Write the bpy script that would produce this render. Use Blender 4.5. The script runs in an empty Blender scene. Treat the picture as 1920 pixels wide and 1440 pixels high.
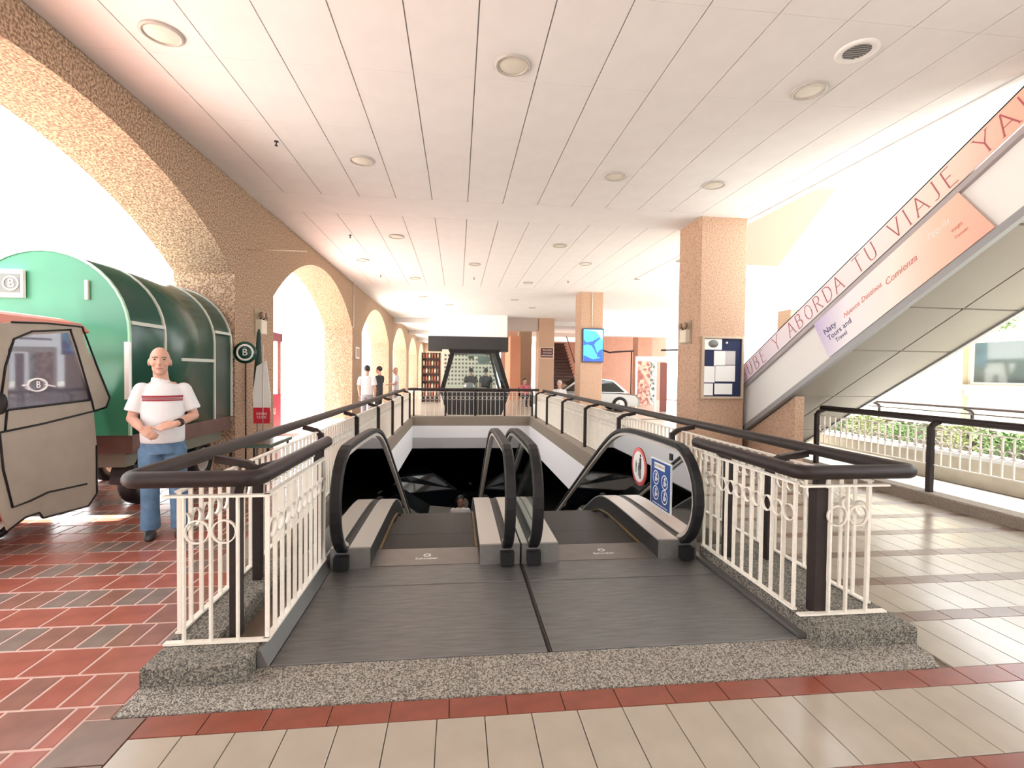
import bpy, math, random
from math import sin, cos, pi, radians, sqrt, atan2
from mathutils import Vector, Matrix
random.seed(7)
SC = bpy.context.scene
COL = SC.collection

# ---------------------------------------------------------------- camera, sky, sun, exposure
F = 915.0
yaw = math.atan(102 / F); pitch = math.atan(21.5 / F); roll = .012
fwd = Vector((sin(yaw) * cos(pitch), cos(yaw) * cos(pitch), -sin(pitch)))
r0 = Vector((cos(yaw), -sin(yaw), 0)); u0 = r0.cross(fwd)
rv = r0 * cos(roll) + u0 * sin(roll); uv = u0 * cos(roll) - r0 * sin(roll)
cd = bpy.data.cameras.new('camera'); cam = bpy.data.objects.new('camera', cd); COL.objects.link(cam)
M = Matrix((rv, uv, -fwd)).transposed().to_4x4(); M.translation = (0, 0, 1.6)
cam.matrix_world = M
cd.sensor_fit = 'HORIZONTAL'; cd.sensor_width = 36; cd.lens = 36 * F / 1920; cd.clip_end = 300
SC.camera = cam
SC.view_settings.view_transform = 'Standard'; SC.view_settings.look = 'None'
SC.view_settings.gamma = 1; SC.view_settings.use_curve_mapping = False
SC.view_settings.exposure = 1.27
w = bpy.data.worlds.new('sky'); SC.world = w; w.use_nodes = True
bg = w.node_tree.nodes['Background']; bg.inputs[0].default_value = (.96, .98, 1, 1); bg.inputs[1].default_value = 2.6
sd = bpy.data.lights.new('sun', 'SUN'); sd.energy = 15; sd.angle = .02; sd.color = (1, .95, .86)
sun = bpy.data.objects.new('sun', sd); COL.objects.link(sun)
sun.rotation_euler = Vector((.205, .03, -.97)).to_track_quat('-Z', 'Y').to_euler()

# ---------------------------------------------------------------- materials
MATS = {}
def mat(name, c, rough=.6, metal=0, noise=0, scale=8, bump=0, bscale=60, c2=None, emit=None, voro=0, trans=0, alpha=1, coord='Object', spec=None, stretch=None, ramp=(.3, .7)):
    if name in MATS: return MATS[name]
    m = bpy.data.materials.new(name); m.use_nodes = True; nt = m.node_tree; b = nt.nodes['Principled BSDF']
    b.inputs['Base Color'].default_value = (*c, 1); b.inputs['Roughness'].default_value = rough; b.inputs['Metallic'].default_value = metal
    if spec is not None: b.inputs['Specular IOR Level'].default_value = spec
    if trans: b.inputs['Transmission Weight'].default_value = trans; b.inputs['IOR'].default_value = 1.02
    tc = nt.nodes.new('ShaderNodeTexCoord'); src = tc.outputs[coord]
    if stretch:
        mp = nt.nodes.new('ShaderNodeMapping'); mp.inputs['Scale'].default_value = stretch
        nt.links.new(src, mp.inputs[0]); src = mp.outputs[0]
    if noise or c2:
        if voro:
            n = nt.nodes.new('ShaderNodeTexVoronoi'); n.inputs['Scale'].default_value = scale; out = n.outputs['Color']
        else:
            n = nt.nodes.new('ShaderNodeTexNoise'); n.inputs['Scale'].default_value = scale; n.inputs['Detail'].default_value = 6; out = n.outputs[0]
        nt.links.new(src, n.inputs['Vector'])
        r = nt.nodes.new('ShaderNodeValToRGB'); nt.links.new(out, r.inputs[0])
        a = c; d = c2 if c2 else tuple(x * (1 - noise) for x in c)
        r.color_ramp.elements[0].position = ramp[0]; r.color_ramp.elements[1].position = ramp[1]
        r.color_ramp.elements[0].color = (*d, 1); r.color_ramp.elements[1].color = (*a, 1)
        nt.links.new(r.outputs[0], b.inputs['Base Color'])
    if bump:
        if voro:
            n2 = nt.nodes.new('ShaderNodeTexVoronoi'); o2 = n2.outputs['Distance']
        else:
            n2 = nt.nodes.new('ShaderNodeTexNoise'); o2 = n2.outputs[0]; n2.inputs['Detail'].default_value = 4
        n2.inputs['Scale'].default_value = bscale; nt.links.new(src, n2.inputs['Vector'])
        bp = nt.nodes.new('ShaderNodeBump'); bp.inputs['Strength'].default_value = bump; bp.inputs['Distance'].default_value = .02
        if voro: bp.invert = True
        nt.links.new(o2, bp.inputs['Height']); nt.links.new(bp.outputs[0], b.inputs['Normal'])
    if emit: b.inputs['Emission Color'].default_value = (*c, 1); b.inputs['Emission Strength'].default_value = emit
    MATS[name] = m; return m
def glass(name, tint, a, haze=0):
    if name in MATS: return MATS[name]
    m = bpy.data.materials.new(name); m.use_nodes = True; nt = m.node_tree; nt.nodes.remove(nt.nodes['Principled BSDF'])
    o = nt.nodes['Material Output']; t = nt.nodes.new('ShaderNodeBsdfTransparent'); t.inputs[0].default_value = (*tint, 1)
    g = nt.nodes.new('ShaderNodeBsdfGlossy'); g.inputs[1].default_value = .03
    f = nt.nodes.new('ShaderNodeFresnel'); f.inputs[0].default_value = 1.45
    mu = nt.nodes.new('ShaderNodeMath'); mu.operation = 'MULTIPLY'; mu.inputs[1].default_value = a
    mx = nt.nodes.new('ShaderNodeMixShader'); nt.links.new(f.outputs[0], mu.inputs[0]); nt.links.new(mu.outputs[0], mx.inputs[0])
    nt.links.new(t.outputs[0], mx.inputs[1]); nt.links.new(g.outputs[0], mx.inputs[2]); nt.links.new(mx.outputs[0], o.inputs[0])
    if haze:
        d_ = nt.nodes.new('ShaderNodeBsdfDiffuse'); d_.inputs[0].default_value = (.62, .6, .68, 1); m2 = nt.nodes.new('ShaderNodeMixShader'); m2.inputs[0].default_value = haze
        nt.links.new(mx.outputs[0], m2.inputs[1]); nt.links.new(d_.outputs[0], m2.inputs[2]); nt.links.new(m2.outputs[0], o.inputs[0])
    MATS[name] = m; return m
def grad(name, stops, axis=1, rough=.5, rng=(0, 1)):
    m = bpy.data.materials.new(name); m.use_nodes = True; nt = m.node_tree; b = nt.nodes['Principled BSDF']; b.inputs['Roughness'].default_value = rough
    tc = nt.nodes.new('ShaderNodeTexCoord'); sp = nt.nodes.new('ShaderNodeSeparateXYZ'); nt.links.new(tc.outputs['Object'], sp.inputs[0])
    mr = nt.nodes.new('ShaderNodeMapRange'); mr.inputs[1].default_value = rng[0]; mr.inputs[2].default_value = rng[1]
    nt.links.new(sp.outputs[axis], mr.inputs[0]); r = nt.nodes.new('ShaderNodeValToRGB'); nt.links.new(mr.outputs[0], r.inputs[0])
    e = r.color_ramp.elements
    e[0].position, e[0].color = stops[0][0], (*stops[0][1], 1); e[1].position, e[1].color = stops[-1][0], (*stops[-1][1], 1)
    for p, c in stops[1:-1]: x = e.new(p); x.color = (*c, 1)
    nt.links.new(r.outputs[0], b.inputs['Base Color']); return m

STUCCO = mat('stucco', (.58, .41, .28), .95, c2=(.22, .135, .085), scale=42, bump=1.0, bscale=42, ramp=(.40, .62))
STUCCO2 = mat('column_stucco', (.56, .375, .265), .95, c2=(.36, .22, .15), scale=40, bump=.6, bscale=42, ramp=(.34, .56))
WHITE = mat('white_paint', (.78, .77, .75), .7)
CEIL = mat('ceiling_board', (.80, .80, .80), .85, noise=.05, scale=3)
CEILGAP = mat('ceiling_joint', (.66, .65, .64), .9)
RAILW = mat('cream_painted_iron', (.80, .75, .66), .5, noise=.12, scale=30)
BROWN = mat('brown_painted_steel', (.026, .017, .016), .5, spec=.3, noise=.3, scale=20)
BLACK = mat('black_rubber', (.009, .009, .010), .5, spec=.3)
STEEL = mat('brushed_steel', (.27, .265, .26), .38, metal=.75, noise=.15, scale=12, stretch=(1, 14, 1))
PLATE = mat('ribbed_landing_metal', (.22, .22, .22), .42, metal=.7, noise=.3, scale=5, bump=.12, bscale=40, stretch=(1, 9, 1))
ALU = mat('light_aluminium', (.58, .54, .50), .35, metal=.4)
DARKM = mat('dark_metal', (.03, .03, .032), .5, metal=.3)
STEPM = mat('step_metal', (.05, .047, .045), .5, metal=.6, bump=.5, bscale=60, stretch=(3, .05, .05))
OCHRE = mat('ochre_edge_paint', (.24, .15, .06), .6)
PEBBLE = mat('pebble_aggregate', (.66, .60, .51), .8, c2=(.17, .145, .12), scale=150, bump=1.0, bscale=150, voro=1)
GLASS = glass('clear_glass', (.86, .93, .92), 1.3)
CREAM = mat('cream_tile', (.37, .32, .26), .2, noise=.12, scale=5, coord='Object')
REDT = mat('red_border_tile', (.23, .058, .034), .28, noise=.25, scale=9)
BRNT = mat('brown_border_tile', (.19, .115, .085), .28, noise=.25, scale=9)
TCR = mat('terracotta_red', (.35, .11, .078), .2, noise=.25, scale=7)
TCB = mat('terracotta_brown', (.27, .13, .10), .2, noise=.25, scale=7)
TCG = mat('terracotta_grey', (.23, .175, .15), .2, noise=.25, scale=7)
GROUT = mat('grout', (.52, .36, .31), .9)
GROUTD = mat('dark_grout', (.17, .13, .10), .9)
WALLW = mat('pit_white', (.80, .80, .82), .7)
SALMON = mat('salmon_plaster', (.62, .33, .24), .85, noise=.1, scale=4)
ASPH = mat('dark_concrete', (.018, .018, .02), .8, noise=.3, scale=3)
GREEN = mat('bright_green_panel', (.035, .215, .12), .35, noise=.1, scale=3)
DGREEN = mat('dark_green_vinyl', (.012, .07, .045), .25, noise=.2, scale=3)
CANVAS = mat('taupe_canvas', (.36, .31, .255), .85, noise=.12, scale=5, bump=.15, bscale=6)
REDP = mat('red_car_paint', (.36, .03, .02), .35)
VINYL = glass('clear_vinyl', (.80, .80, .86), 1.5, .05)
SKIN = mat('skin', (.52, .29, .21), .55, noise=.08, scale=30)
SKIN2 = mat('dark_skin', (.28, .14, .09), .55)
CLOTHW = mat('white_cotton', (.62, .62, .63), .85, noise=.04, scale=10, bump=.3, bscale=14)
JEANS = mat('blue_denim', (.115, .22, .36), .85, noise=.4, scale=12, bump=.2, bscale=30)
HAIR = mat('black_hair', (.012, .01, .01), .6)
REDPRINT = mat('dark_red_print', (.25, .02, .03), .7)
BLUE = mat('blue_print', (.02, .08, .32), .4, noise=.2, scale=9)
PWHITE = mat('white_print', (.85, .85, .83), .5)
LEAF = mat('leaf_green', (.10, .20, .05), .6, noise=.5, scale=10)
WOOD = mat('brown_wood', (.14, .07, .055), .6, noise=.3, scale=6)

# ---------------------------------------------------------------- mesh helpers
class MB:
    def __init__(s): s.v = []; s.f = []; s.m = []; s.sm = []
    def add(s, vs, fs, mi=0, smooth=False):
        o = len(s.v); s.v += [tuple(v) for v in vs]
        for f in fs: s.f.append([i + o for i in f]); s.m.append(mi); s.sm.append(smooth)
        return s
    def box(s, x0, x1, y0, y1, z0, z1, mi=0):
        v = [(x, y, z) for z in (z0, z1) for y in (y0, y1) for x in (x0, x1)]
        return s.add(v, [(0, 2, 3, 1), (4, 5, 7, 6), (0, 1, 5, 4), (2, 6, 7, 3), (0, 4, 6, 2), (1, 3, 7, 5)], mi)
    def cbox(s, x0, x1, y0, y1, z0, z1, c=.01, mi=0):   # box with chamfered top edges
        v = [(x, y, z0) for x, y in ((x0, y0), (x1, y0), (x1, y1), (x0, y1))]
        v += [(x, y, z1 - c) for x, y in ((x0, y0), (x1, y0), (x1, y1), (x0, y1))]
        v += [(x, y, z1) for x, y in ((x0 + c, y0 + c), (x1 - c, y0 + c), (x1 - c, y1 - c), (x0 + c, y1 - c))]
        f = [(3, 2, 1, 0), (8, 9, 10, 11)]
        for b in (0, 4):
            for i in range(4): j = (i + 1) % 4; f.append((b + i, b + j, b + 4 + j, b + 4 + i))
        return s.add(v, f, mi)
    def prism(s, poly, a0, a1, axis='x', mi=0, smooth=False):  # poly of 2D points extruded along axis
        n = len(poly)
        def P(p, a):
            if axis == 'x': return (a, p[0], p[1])
            if axis == 'y': return (p[0], a, p[1])
            return (p[0], p[1], a)
        v = [P(p, a0) for p in poly] + [P(p, a1) for p in poly]
        s.add(v, [tuple(range(n))[::-1], tuple(range(n, 2 * n))], mi)
        return s.add(v, [(i, (i + 1) % n, n + (i + 1) % n, n + i) for i in range(n)], mi, smooth)
    def strip(s, poly, a0, a1, axis='x', mi=0, smooth=True):     # open sheet
        n = len(poly)
        def P(p, a): return (a, p[0], p[1]) if axis == 'x' else ((p[0], a, p[1]) if axis == 'y' else (p[0], p[1], a))
        v = [P(p, a0) for p in poly] + [P(p, a1) for p in poly]
        return s.add(v, [(i, i + 1, n + i + 1, n + i) for i in range(n - 1)], mi, smooth)
    def tube(s, pts, r, n=10, mi=0, cap=True, smooth=True, up=None):
        pts = [Vector(p) for p in pts]; rr = r if isinstance(r, (list, tuple)) else [r] * len(pts)
        rings = []; prev = None
        for i, p in enumerate(pts):
            d = (pts[min(i + 1, len(pts) - 1)] - pts[max(i - 1, 0)])
            if d.length < 1e-7: d = Vector((0, 0, 1))
            d.normalize()
            if prev is None:
                a = Vector(up) if up else (Vector((0, 0, 1)) if abs(d.z) < .9 else Vector((1, 0, 0)))
            else: a = prev
            e = (a - d * a.dot(d))
            if e.length < 1e-6: e = Vector((1, 0, 0)) - d * d.x
            e.normalize(); prev = e; g = d.cross(e)
            rx = rr[i] if isinstance(rr[i], tuple) else (rr[i], rr[i])
            rings.append([p + e * rx[0] * cos(2 * pi * k / n) + g * rx[1] * sin(2 * pi * k / n) for k in range(n)])
        v = [q for ring in rings for q in ring]; f = []
        for i in range(len(rings) - 1):
            for k in range(n): k2 = (k + 1) % n; f.append((i * n + k, i * n + k2, (i + 1) * n + k2, (i + 1) * n + k))
        s.add(v, f, mi, smooth)
        if cap:
            s.add(rings[0], [tuple(range(n))[::-1]], mi); s.add(rings[-1], [tuple(range(n))], mi)
        return s
    def rtube(s, pts, a, b, mi=0, up=(0, 0, 1), cap=True):       # rectangular section: a along up, b sideways
        pts = [Vector(p) for p in pts]; rings = []; up = Vector(up)
        for i, p in enumerate(pts):
            d = (pts[min(i + 1, len(pts) - 1)] - pts[max(i - 1, 0)]).normalized()
            e = up - d * up.dot(d)
            if e.length < 1e-5: e = Vector((0, 1, 0))
            e.normalize(); g = d.cross(e)
            rings.append([p + e * x * a / 2 + g * y * b / 2 for x, y in ((1, 1), (1, -1), (-1, -1), (-1, 1))])
        v = [q for r_ in rings for q in r_]; f = []
        for i in range(len(rings) - 1):
            for k in range(4): k2 = (k + 1) % 4; f.append((i * 4 + k, i * 4 + k2, (i + 1) * 4 + k2, (i + 1) * 4 + k))
        s.add(v, f, mi)
        if cap: s.add(rings[0], [(3, 2, 1, 0)], mi); s.add(rings[-1], [(0, 1, 2, 3)], mi)
        return s
    def lathe(s, prof, c=(0, 0, 0), n=20, mi=0, axis='z', smooth=True):
        v = []
        for r, h in prof:
            for k in range(n):
                a = 2 * pi * k / n; p = (r * cos(a), r * sin(a), h)
                if axis == 'y': p = (p[0], p[2], p[1])
                if axis == 'x': p = (p[2], p[0], p[1])
                v.append((c[0] + p[0], c[1] + p[1], c[2] + p[2]))
        m = len(prof)
        return s.add(v, [(i * n + k, i * n + (k + 1) % n, (i + 1) * n + (k + 1) % n, (i + 1) * n + k) for i in range(m - 1) for k in range(n)], mi, smooth)
    def ell(s, c, r, n=14, m=9, mi=0):
        v = []
        for i in range(m + 1):
            t = pi * i / m
            for k in range(n): a = 2 * pi * k / n; v.append((c[0] + r[0] * sin(t) * cos(a), c[1] + r[1] * sin(t) * sin(a), c[2] + r[2] * cos(t)))
        return s.add(v, [(i * n + k, (i + 1) * n + k, (i + 1) * n + (k + 1) % n, i * n + (k + 1) % n) for i in range(m) for k in range(n)], mi, True)
    def loft(s, rings, mi=0, cap=True, smooth=True):
        n = len(rings[0]); v = [q for r in rings for q in r]
        s.add(v, [(i * n + k, i * n + (k + 1) % n, (i + 1) * n + (k + 1) % n, (i + 1) * n + k) for i in range(len(rings) - 1) for k in range(n)], mi, smooth)
        if cap: s.add(rings[0], [tuple(range(n))[::-1]], mi); s.add(rings[-1], [tuple(range(n))], mi)
        return s
    def mesh(s, name, mats):
        me = bpy.data.meshes.new(name); me.from_pydata(s.v, [], s.f); me.update()
        for m_ in (mats if isinstance(mats, (list, tuple)) else [mats]): me.materials.append(m_)
        me.polygons.foreach_set('material_index', s.m); me.polygons.foreach_set('use_smooth', s.sm)
        import bmesh
        b = bmesh.new(); b.from_mesh(me); bmesh.ops.remove_doubles(b, verts=b.verts, dist=1e-6)
        bmesh.ops.recalc_face_normals(b, faces=b.faces); b.to_mesh(me); b.free(); return me
    def build(s, name, mats, parent=None, **kw): return obj(name, s.mesh(name, mats), parent, **kw)
def obj(name, me, parent=None, loc=None, label=None, cat=None, group=None, kind=None, rot=None):
    o = bpy.data.objects.new(name, me); COL.objects.link(o)
    if parent: o.parent = parent
    if loc: o.location = loc
    if rot: o.rotation_euler = rot
    for k, v in (('label', label), ('category', cat), ('group', group), ('kind', kind)):
        if v: o[k] = v
    return o
def empty(name, loc=(0, 0, 0), rz=0, **kw): return obj(name, None, None, loc, rot=(0, 0, rz), **kw)
def inv(parent): return parent
def struct(mb, name, m, **kw): return mb.build(name, m, kind='structure', **kw)
def copy_tree(o, parent=None):
    c = o.copy(); COL.objects.link(c); c.parent = parent
    for ch in o.children: copy_tree(ch, c)
    return c
def text_mesh(s, size, m, ext=.002, shear=0, ls=1.0):
    c = bpy.data.curves.new('t', 'FONT'); c.body = s; c.size = size; c.extrude = ext; c.align_x = 'CENTER'; c.align_y = 'CENTER'; c.shear = shear; c.space_line = ls
    c.resolution_u = 3
    o = bpy.data.objects.new('t', c); me = bpy.data.meshes.new_from_object(o); bpy.data.objects.remove(o); me.materials.append(m); return me
def frame(o, pos, u, v):
    u = Vector(u).normalized(); v = Vector(v).normalized(); n = u.cross(v)
    Mx = Matrix((u, v, n)).transposed().to_4x4(); Mx.translation = pos; o.matrix_local = Mx; return o
def rounded(pts, r=.08, n=5):
    pts = [Vector(p) for p in pts]; out = [pts[0]]
    for i in range(1, len(pts) - 1):
        a = (pts[i - 1] - pts[i]).normalized(); b = (pts[i + 1] - pts[i]).normalized()
        p0 = pts[i] + a * r; p1 = pts[i] + b * r
        for k in range(n + 1):
            t = k / n; out.append(p0 * (1 - t) ** 2 + pts[i] * 2 * t * (1 - t) + p1 * t * t)
    out.append(pts[-1]); return out

# ---------------------------------------------------------------- floor
PX0, PX1, PY1 = -1.47, 2.45, 16.4      # stairwell opening
fl = MB()
fl.box(-1.56, 2.7, -12, 4.42, -.6, -.012)
fl.box(-1.9, -1.5, 4.42, PY1, -.2, -.012); fl.box(2.6, 12.8, 4.42, PY1, -.6, -.012); fl.box(2.7, 12.8, -12, 4.42, -.6, -.012)
fl.box(-4.4, 26, PY1 + .1, 54, -.6, -.012)
floor = struct(fl, 'floor', GROUTD)
def tile_mesh(w, l, m, h=.012, c=.002): return MB().cbox(-w / 2, w / 2, -l / 2, l / 2, 0, h, c).mesh('tile', m)
G = .004
strips = [(1.66, 1.80), (2.235, 2.375), (2.855, 2.975), (3.385, 3.51), (3.925, 4.05), (4.465, 4.59)]
y = 5.0
while y < 9.3: strips.append((y, y + .12)); y += .54
rows = [(1.25, 1.66)] + [(strips[i][1], strips[i + 1][0]) for i in range(len(strips) - 1)]
cache = {}; cnt = 0; rest = MB(); 
for ri, (ya, yb) in enumerate(rows):
    xs = -1.40 if ya < 2.2 else 2.74
    x = xs + (.0 if ya < 2.2 else (.10 if ri % 2 else 0)); first = True
    L = yb - ya - G
    while x < 5.93:
        if not (2.3 < ya < 2.5 and x < 2.74):
            if cnt < 298 and yb < 7:
                key = round(L, 3)
                if key not in cache: cache[key] = tile_mesh(.22 - G, L, CREAM)
                obj('tile', cache[key], floor, (x + .11, (ya + yb) / 2, -.012)); cnt += 1
            else: rest.cbox(x + G / 2, x + .22 - G / 2, ya + G / 2, yb - G / 2, -.012, 0, .002)
        x += .22
rest.build('tile_field', CREAM, floor, kind='stuff')
fb = {}; cnt = 0; rest = MB()
for si, (ya, yb) in enumerate(strips):
    m = REDT if si in (0, 1) else BRNT
    x = -1.40 if si < 2 else 2.74
    while x < 5.93:
        k = (m.name, round(yb - ya, 3))
        if k not in fb: fb[k] = tile_mesh(.275 - G, yb - ya - G, m)
        if cnt < 190: obj('border_tile', fb[k], floor, (x + .137, (ya + yb) / 2, -.012)); cnt += 1
        x += .275
# brown kerb strip along the terracotta
for k in range(9):
    obj('border_tile', fb.setdefault('side', tile_mesh(.26, .27, BRNT)), floor, (-1.535, 2.235 - .137 - k * .275 + .137, -.012))
bigf = MB(); bigf.box(2.95, 12.8, 9.15, 16.4, -.012, 0); bigf.box(-3.5, 12.8, 16.9, 50, -.012, 0)
bigf.build('far_tiling', mat('far_tiles', (.55, .46, .38), .3, noise=.1, scale=1), floor)
# terracotta floor on the left
ft = MB().box(-8.5, -1.56, -12, 20, -.2, -.0025)
floor2 = struct(ft, 'floor.001', GROUT)
obj('tile', tile_mesh(.105, .092, TCB), floor2, (-1.615, 2.424, -.012))
tc = {}; cand = []
for r in range(-3, 36):
    ya = 2.21 + .262 * r; yb = ya + .262
    odd = r % 2; wd = .30 if odd == 0 else .15
    xb0 = -1.56 if ya > 2.4 else -1.672
    x = xb0 - (.0 if odd else .09)
    if not odd: cand.append((ya, yb, xb0 - .09, xb0, odd, 0))
    k = 0
    while x > -6.9:
        cand.append((ya, yb, x - wd, x, odd, k)); x -= wd; k += 1
def dist(c): 
    yy = (c[0] + c[1]) / 2; xx = (c[2] + c[3]) / 2
    bad = yy < .9 or xx < -.9 * yy - 1.1 + .2 * yy * 0
    return (yy * yy + xx * xx) + (500 if bad else 0)
cand.sort(key=dist); rest = [MB(), MB(), MB()]
for i, (ya, yb, xa, xb, odd, k) in enumerate(cand):
    if odd == 0: m = 0 if random.random() < .86 else 1
    else: m = random.choice((1, 1, 1, 2, 2)) if not (k < 5 and random.random() < .3) else 0
    mm = (TCR, TCB, TCG)[m]; wd = round(xb - xa, 3)
    if i < 298:
        key = (wd, m)
        if key not in tc: tc[key] = tile_mesh(wd - .014, .262 - .014, mm, .012, .003)
        obj('tile', tc[key], floor2, ((xa + xb) / 2, (ya + yb) / 2, -.012))
    else: rest[m].cbox(xa + .007, xb - .007, ya + .007, yb - .007, -.012, 0, .003)
for m in range(3): rest[m].build('tile_field', (TCR, TCB, TCG)[m], floor2, kind='stuff')
struct(MB().box(-60, -8.5, -30, 90, -.3, -.03).box(-8.5, -4.4, 20, 90, -.3, -.03).box(-8.5, -1.6, -30, -12, -.3, -.03), 'street_ground', mat('pale_paving', (.68, .66, .62), .8, noise=.1, scale=.5))
# pebble apron in front of the plates
struct(MB().prism([(-1.55, 2.378), (2.66, 2.378), (2.738, 2.5), (2.738, 2.71), (-1.56, 2.71)], -.012, .004, 'z'), 'trim_1', PEBBLE)

# ---------------------------------------------------------------- kerbs and stairwell faces
AGG = mat('kerb_aggregate', (.36, .33, .27), .85, c2=(.10, .09, .075), scale=130, bump=.9, bscale=130, voro=1)
AGG2 = mat('worn_kerb_aggregate', (.30, .25, .20), .85, noise=.3, scale=40, bump=.5, bscale=90)
k1 = MB().cbox(-1.56, -1.055, 2.58, 2.84, -.012, .11, .012).cbox(-1.56, -1.30, 2.84, 4.05, -.012, .11, .012); struct(k1, 'trim_2', AGG)
k1 = MB().cbox(-1.86, -1.47, 4.05, 16.4, -.2, .11, .012); struct(k1, 'trim_3', AGG2)
k2 = MB().cbox(2.13, 2.75, 2.60, 4.05, -.012, .11, .012); struct(k2, 'trim_4', AGG)
k2 = MB().cbox(2.45, 2.92, 4.05, 16.4, -.2, .11, .012); struct(k2, 'trim_5', AGG2)
struct(MB().cbox(-1.86, 2.92, 16.4, 16.9, -.2, .11, .012), 'trim_6', AGG2)
pf = MB().box(-1.6, -1.475, 4.42, 16.4, -.95, -.2).box(2.455, 2.599, 4.42, 16.4, -.95, -.2).box(-1.6, 2.6, 16.4, 16.495, -.6, -.2)
struct(pf, 'wall_stairwell', WALLW)
struct(MB().box(-1.6, 2.6, 16.38, 16.5, -.95, -.6), 'trim_7', mat('grey_band', (.42, .42, .43), .8))
# basement
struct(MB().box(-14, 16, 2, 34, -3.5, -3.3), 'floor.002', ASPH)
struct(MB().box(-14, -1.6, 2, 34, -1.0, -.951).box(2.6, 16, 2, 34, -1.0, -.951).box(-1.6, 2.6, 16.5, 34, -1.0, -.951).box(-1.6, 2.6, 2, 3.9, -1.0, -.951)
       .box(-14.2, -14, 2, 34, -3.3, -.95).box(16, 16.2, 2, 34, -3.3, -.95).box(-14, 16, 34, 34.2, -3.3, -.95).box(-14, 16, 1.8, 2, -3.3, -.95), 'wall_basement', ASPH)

bl = empty('basement_fill_light', (-2.6, 11.6, -1.02), label='added unseen tube light under the slab of the dark basement', cat='lamp')  # unseen light added to make the parked grey car visible
MB().box(-.6, .6, -.05, .05, -.06, .02).build('tube', mat('fill_light_glow', (1, 1, .97), .5, emit=7), bl)
# ---------------------------------------------------------------- left arcade wall
def arcade():
    mb = MB(); XI, XO = -3.5, -4.4; HW = 4.53; N = 28
    for k in range(-2, 6):
        c = 4.65 + 8.63 * k; a = 3.5; b = 1.05 if k == 0 else 1.22; z0 = 3.1 if k == 0 else 3.0; R_ = (a * a + b * b) / (2 * b)
        ys = [c - a + 2 * a * i / N for i in range(N + 1)]; zz = [z0 + b - R_ + sqrt(max(0, R_ * R_ - (y - c) ** 2)) for y in ys]
        for i in range(N):
            p = (ys[i], zz[i]); q = (ys[i + 1], zz[i + 1])
            for X in (XI, XO): mb.add([(X, *p), (X, *q), (X, q[0], HW), (X, p[0], HW)], [(0, 1, 2, 3)])
            mb.add([(XI, *p), (XI, *q), (XO, *q), (XO, *p)], [(0, 1, 2, 3)])
        y0 = c + a; y1 = c + 8.63 - a
        for X in (XI, XO): mb.add([(X, y0, -.01), (X, y1, -.01), (X, y1, HW), (X, y0, HW)], [(0, 1, 2, 3)])
        mb.add([(XI, y0, -.01), (XO, y0, -.01), (XO, y0, z0), (XI, y0, z0)], [(0, 1, 2, 3)]); mb.add([(XI, y1, -.01), (XO, y1, -.01), (XO, y1, 3.1 if k == -1 else 3.0), (XI, y1, 3.1 if k == -1 else 3.0)], [(0, 1, 2, 3)])
    return mb
struct(arcade(), 'wall_left', STUCCO)

# ---------------------------------------------------------------- ceiling
HC = 4.53
cs = MB().box(-4.4, 5.4, -12, 14.6, HC + .02, HC + .5).box(-4.4, 12.8, 14.6, 50, HC + .02, HC + .5)
ceil = struct(cs, 'ceiling', CEILGAP)
pm = {}
def panel(x0, x1, y0, y1, gx=.012, gy=.003):
    key = (round(x1 - x0, 3), round(y1 - y0, 3))
    if key not in pm:
        a, b = key; pm[key] = MB().box(-a / 2 + gx / 2, a / 2 - gx / 2, -b / 2 + gy / 2, b / 2 - gy / 2, 0, .02).mesh('panel', CEIL)
    obj('panel', pm[key], ceil, ((x0 + x1) / 2, (y0 + y1) / 2, HC))
xs = [-3.5] + [-2.88 + .605 * i for i in range(14)] + [5.4]
n = 0
for (ya, yb, ny) in ((.2, 8.5, 7), (9.5, 16.8, 6)):
    for j in range(ny):
        y0 = ya + (yb - ya) * j / ny; y1 = ya + (yb - ya) * (j + 1) / ny
        for i in range(len(xs) - 1):
            panel(xs[i], xs[i + 1], y0, y1)
cp = MB().box(-3.5, 5.4, 8.504, 9.496, HC - .0, HC + .02).box(-3.5, 5.4, 16.804, 17.9, HC, HC + .02).box(-3.5, 12.8, 17.904, 26, HC, HC + .02).box(-3.5, 5.4, -12, .196, HC, HC + .02).box(5.404, 12.8, 14.6, 17.9, HC, HC + .02)
cp.box(-3.5, 12.8, 26.004, 27.3, HC, HC + .02)
for yy in (27.304, 35.5, 43.5): cp.box(-3.5, 12.8, yy + .904, yy + 8.1, HC, HC + .02); cp.box(-3.5, 12.8, yy, yy + .9, HC - .25, HC + .02)
cp.build('smooth_board', CEIL, ceil)
# edges of the opening on the right
struct(MB().box(-4.4, 5.4, -12.2, -12, 0, HC + .5).box(5.4, 14, -12.2, -12, 0, 7.4), 'wall_sky_block', WHITE)  # unseen wall behind the camera, added to cut the sky light
struct(MB().box(5.4, 5.52, -12, 14.6, HC - .02, HC + .62).box(5.4, 12.8, 14.5, 14.7, HC - .02, HC + 1.1), 'trim_8', WHITE)
# upper storey through the opening, plus an unseen slab added to shade the floor
struct(MB().box(5.5, 14, 14.6, 30, 7.4, 7.9).box(5.4, 14, -12, 3, 7.4, 7.9).box(-4, 5.4, -4, 30, 7.4, 7.9), 'ceiling.001', CEIL)

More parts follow.
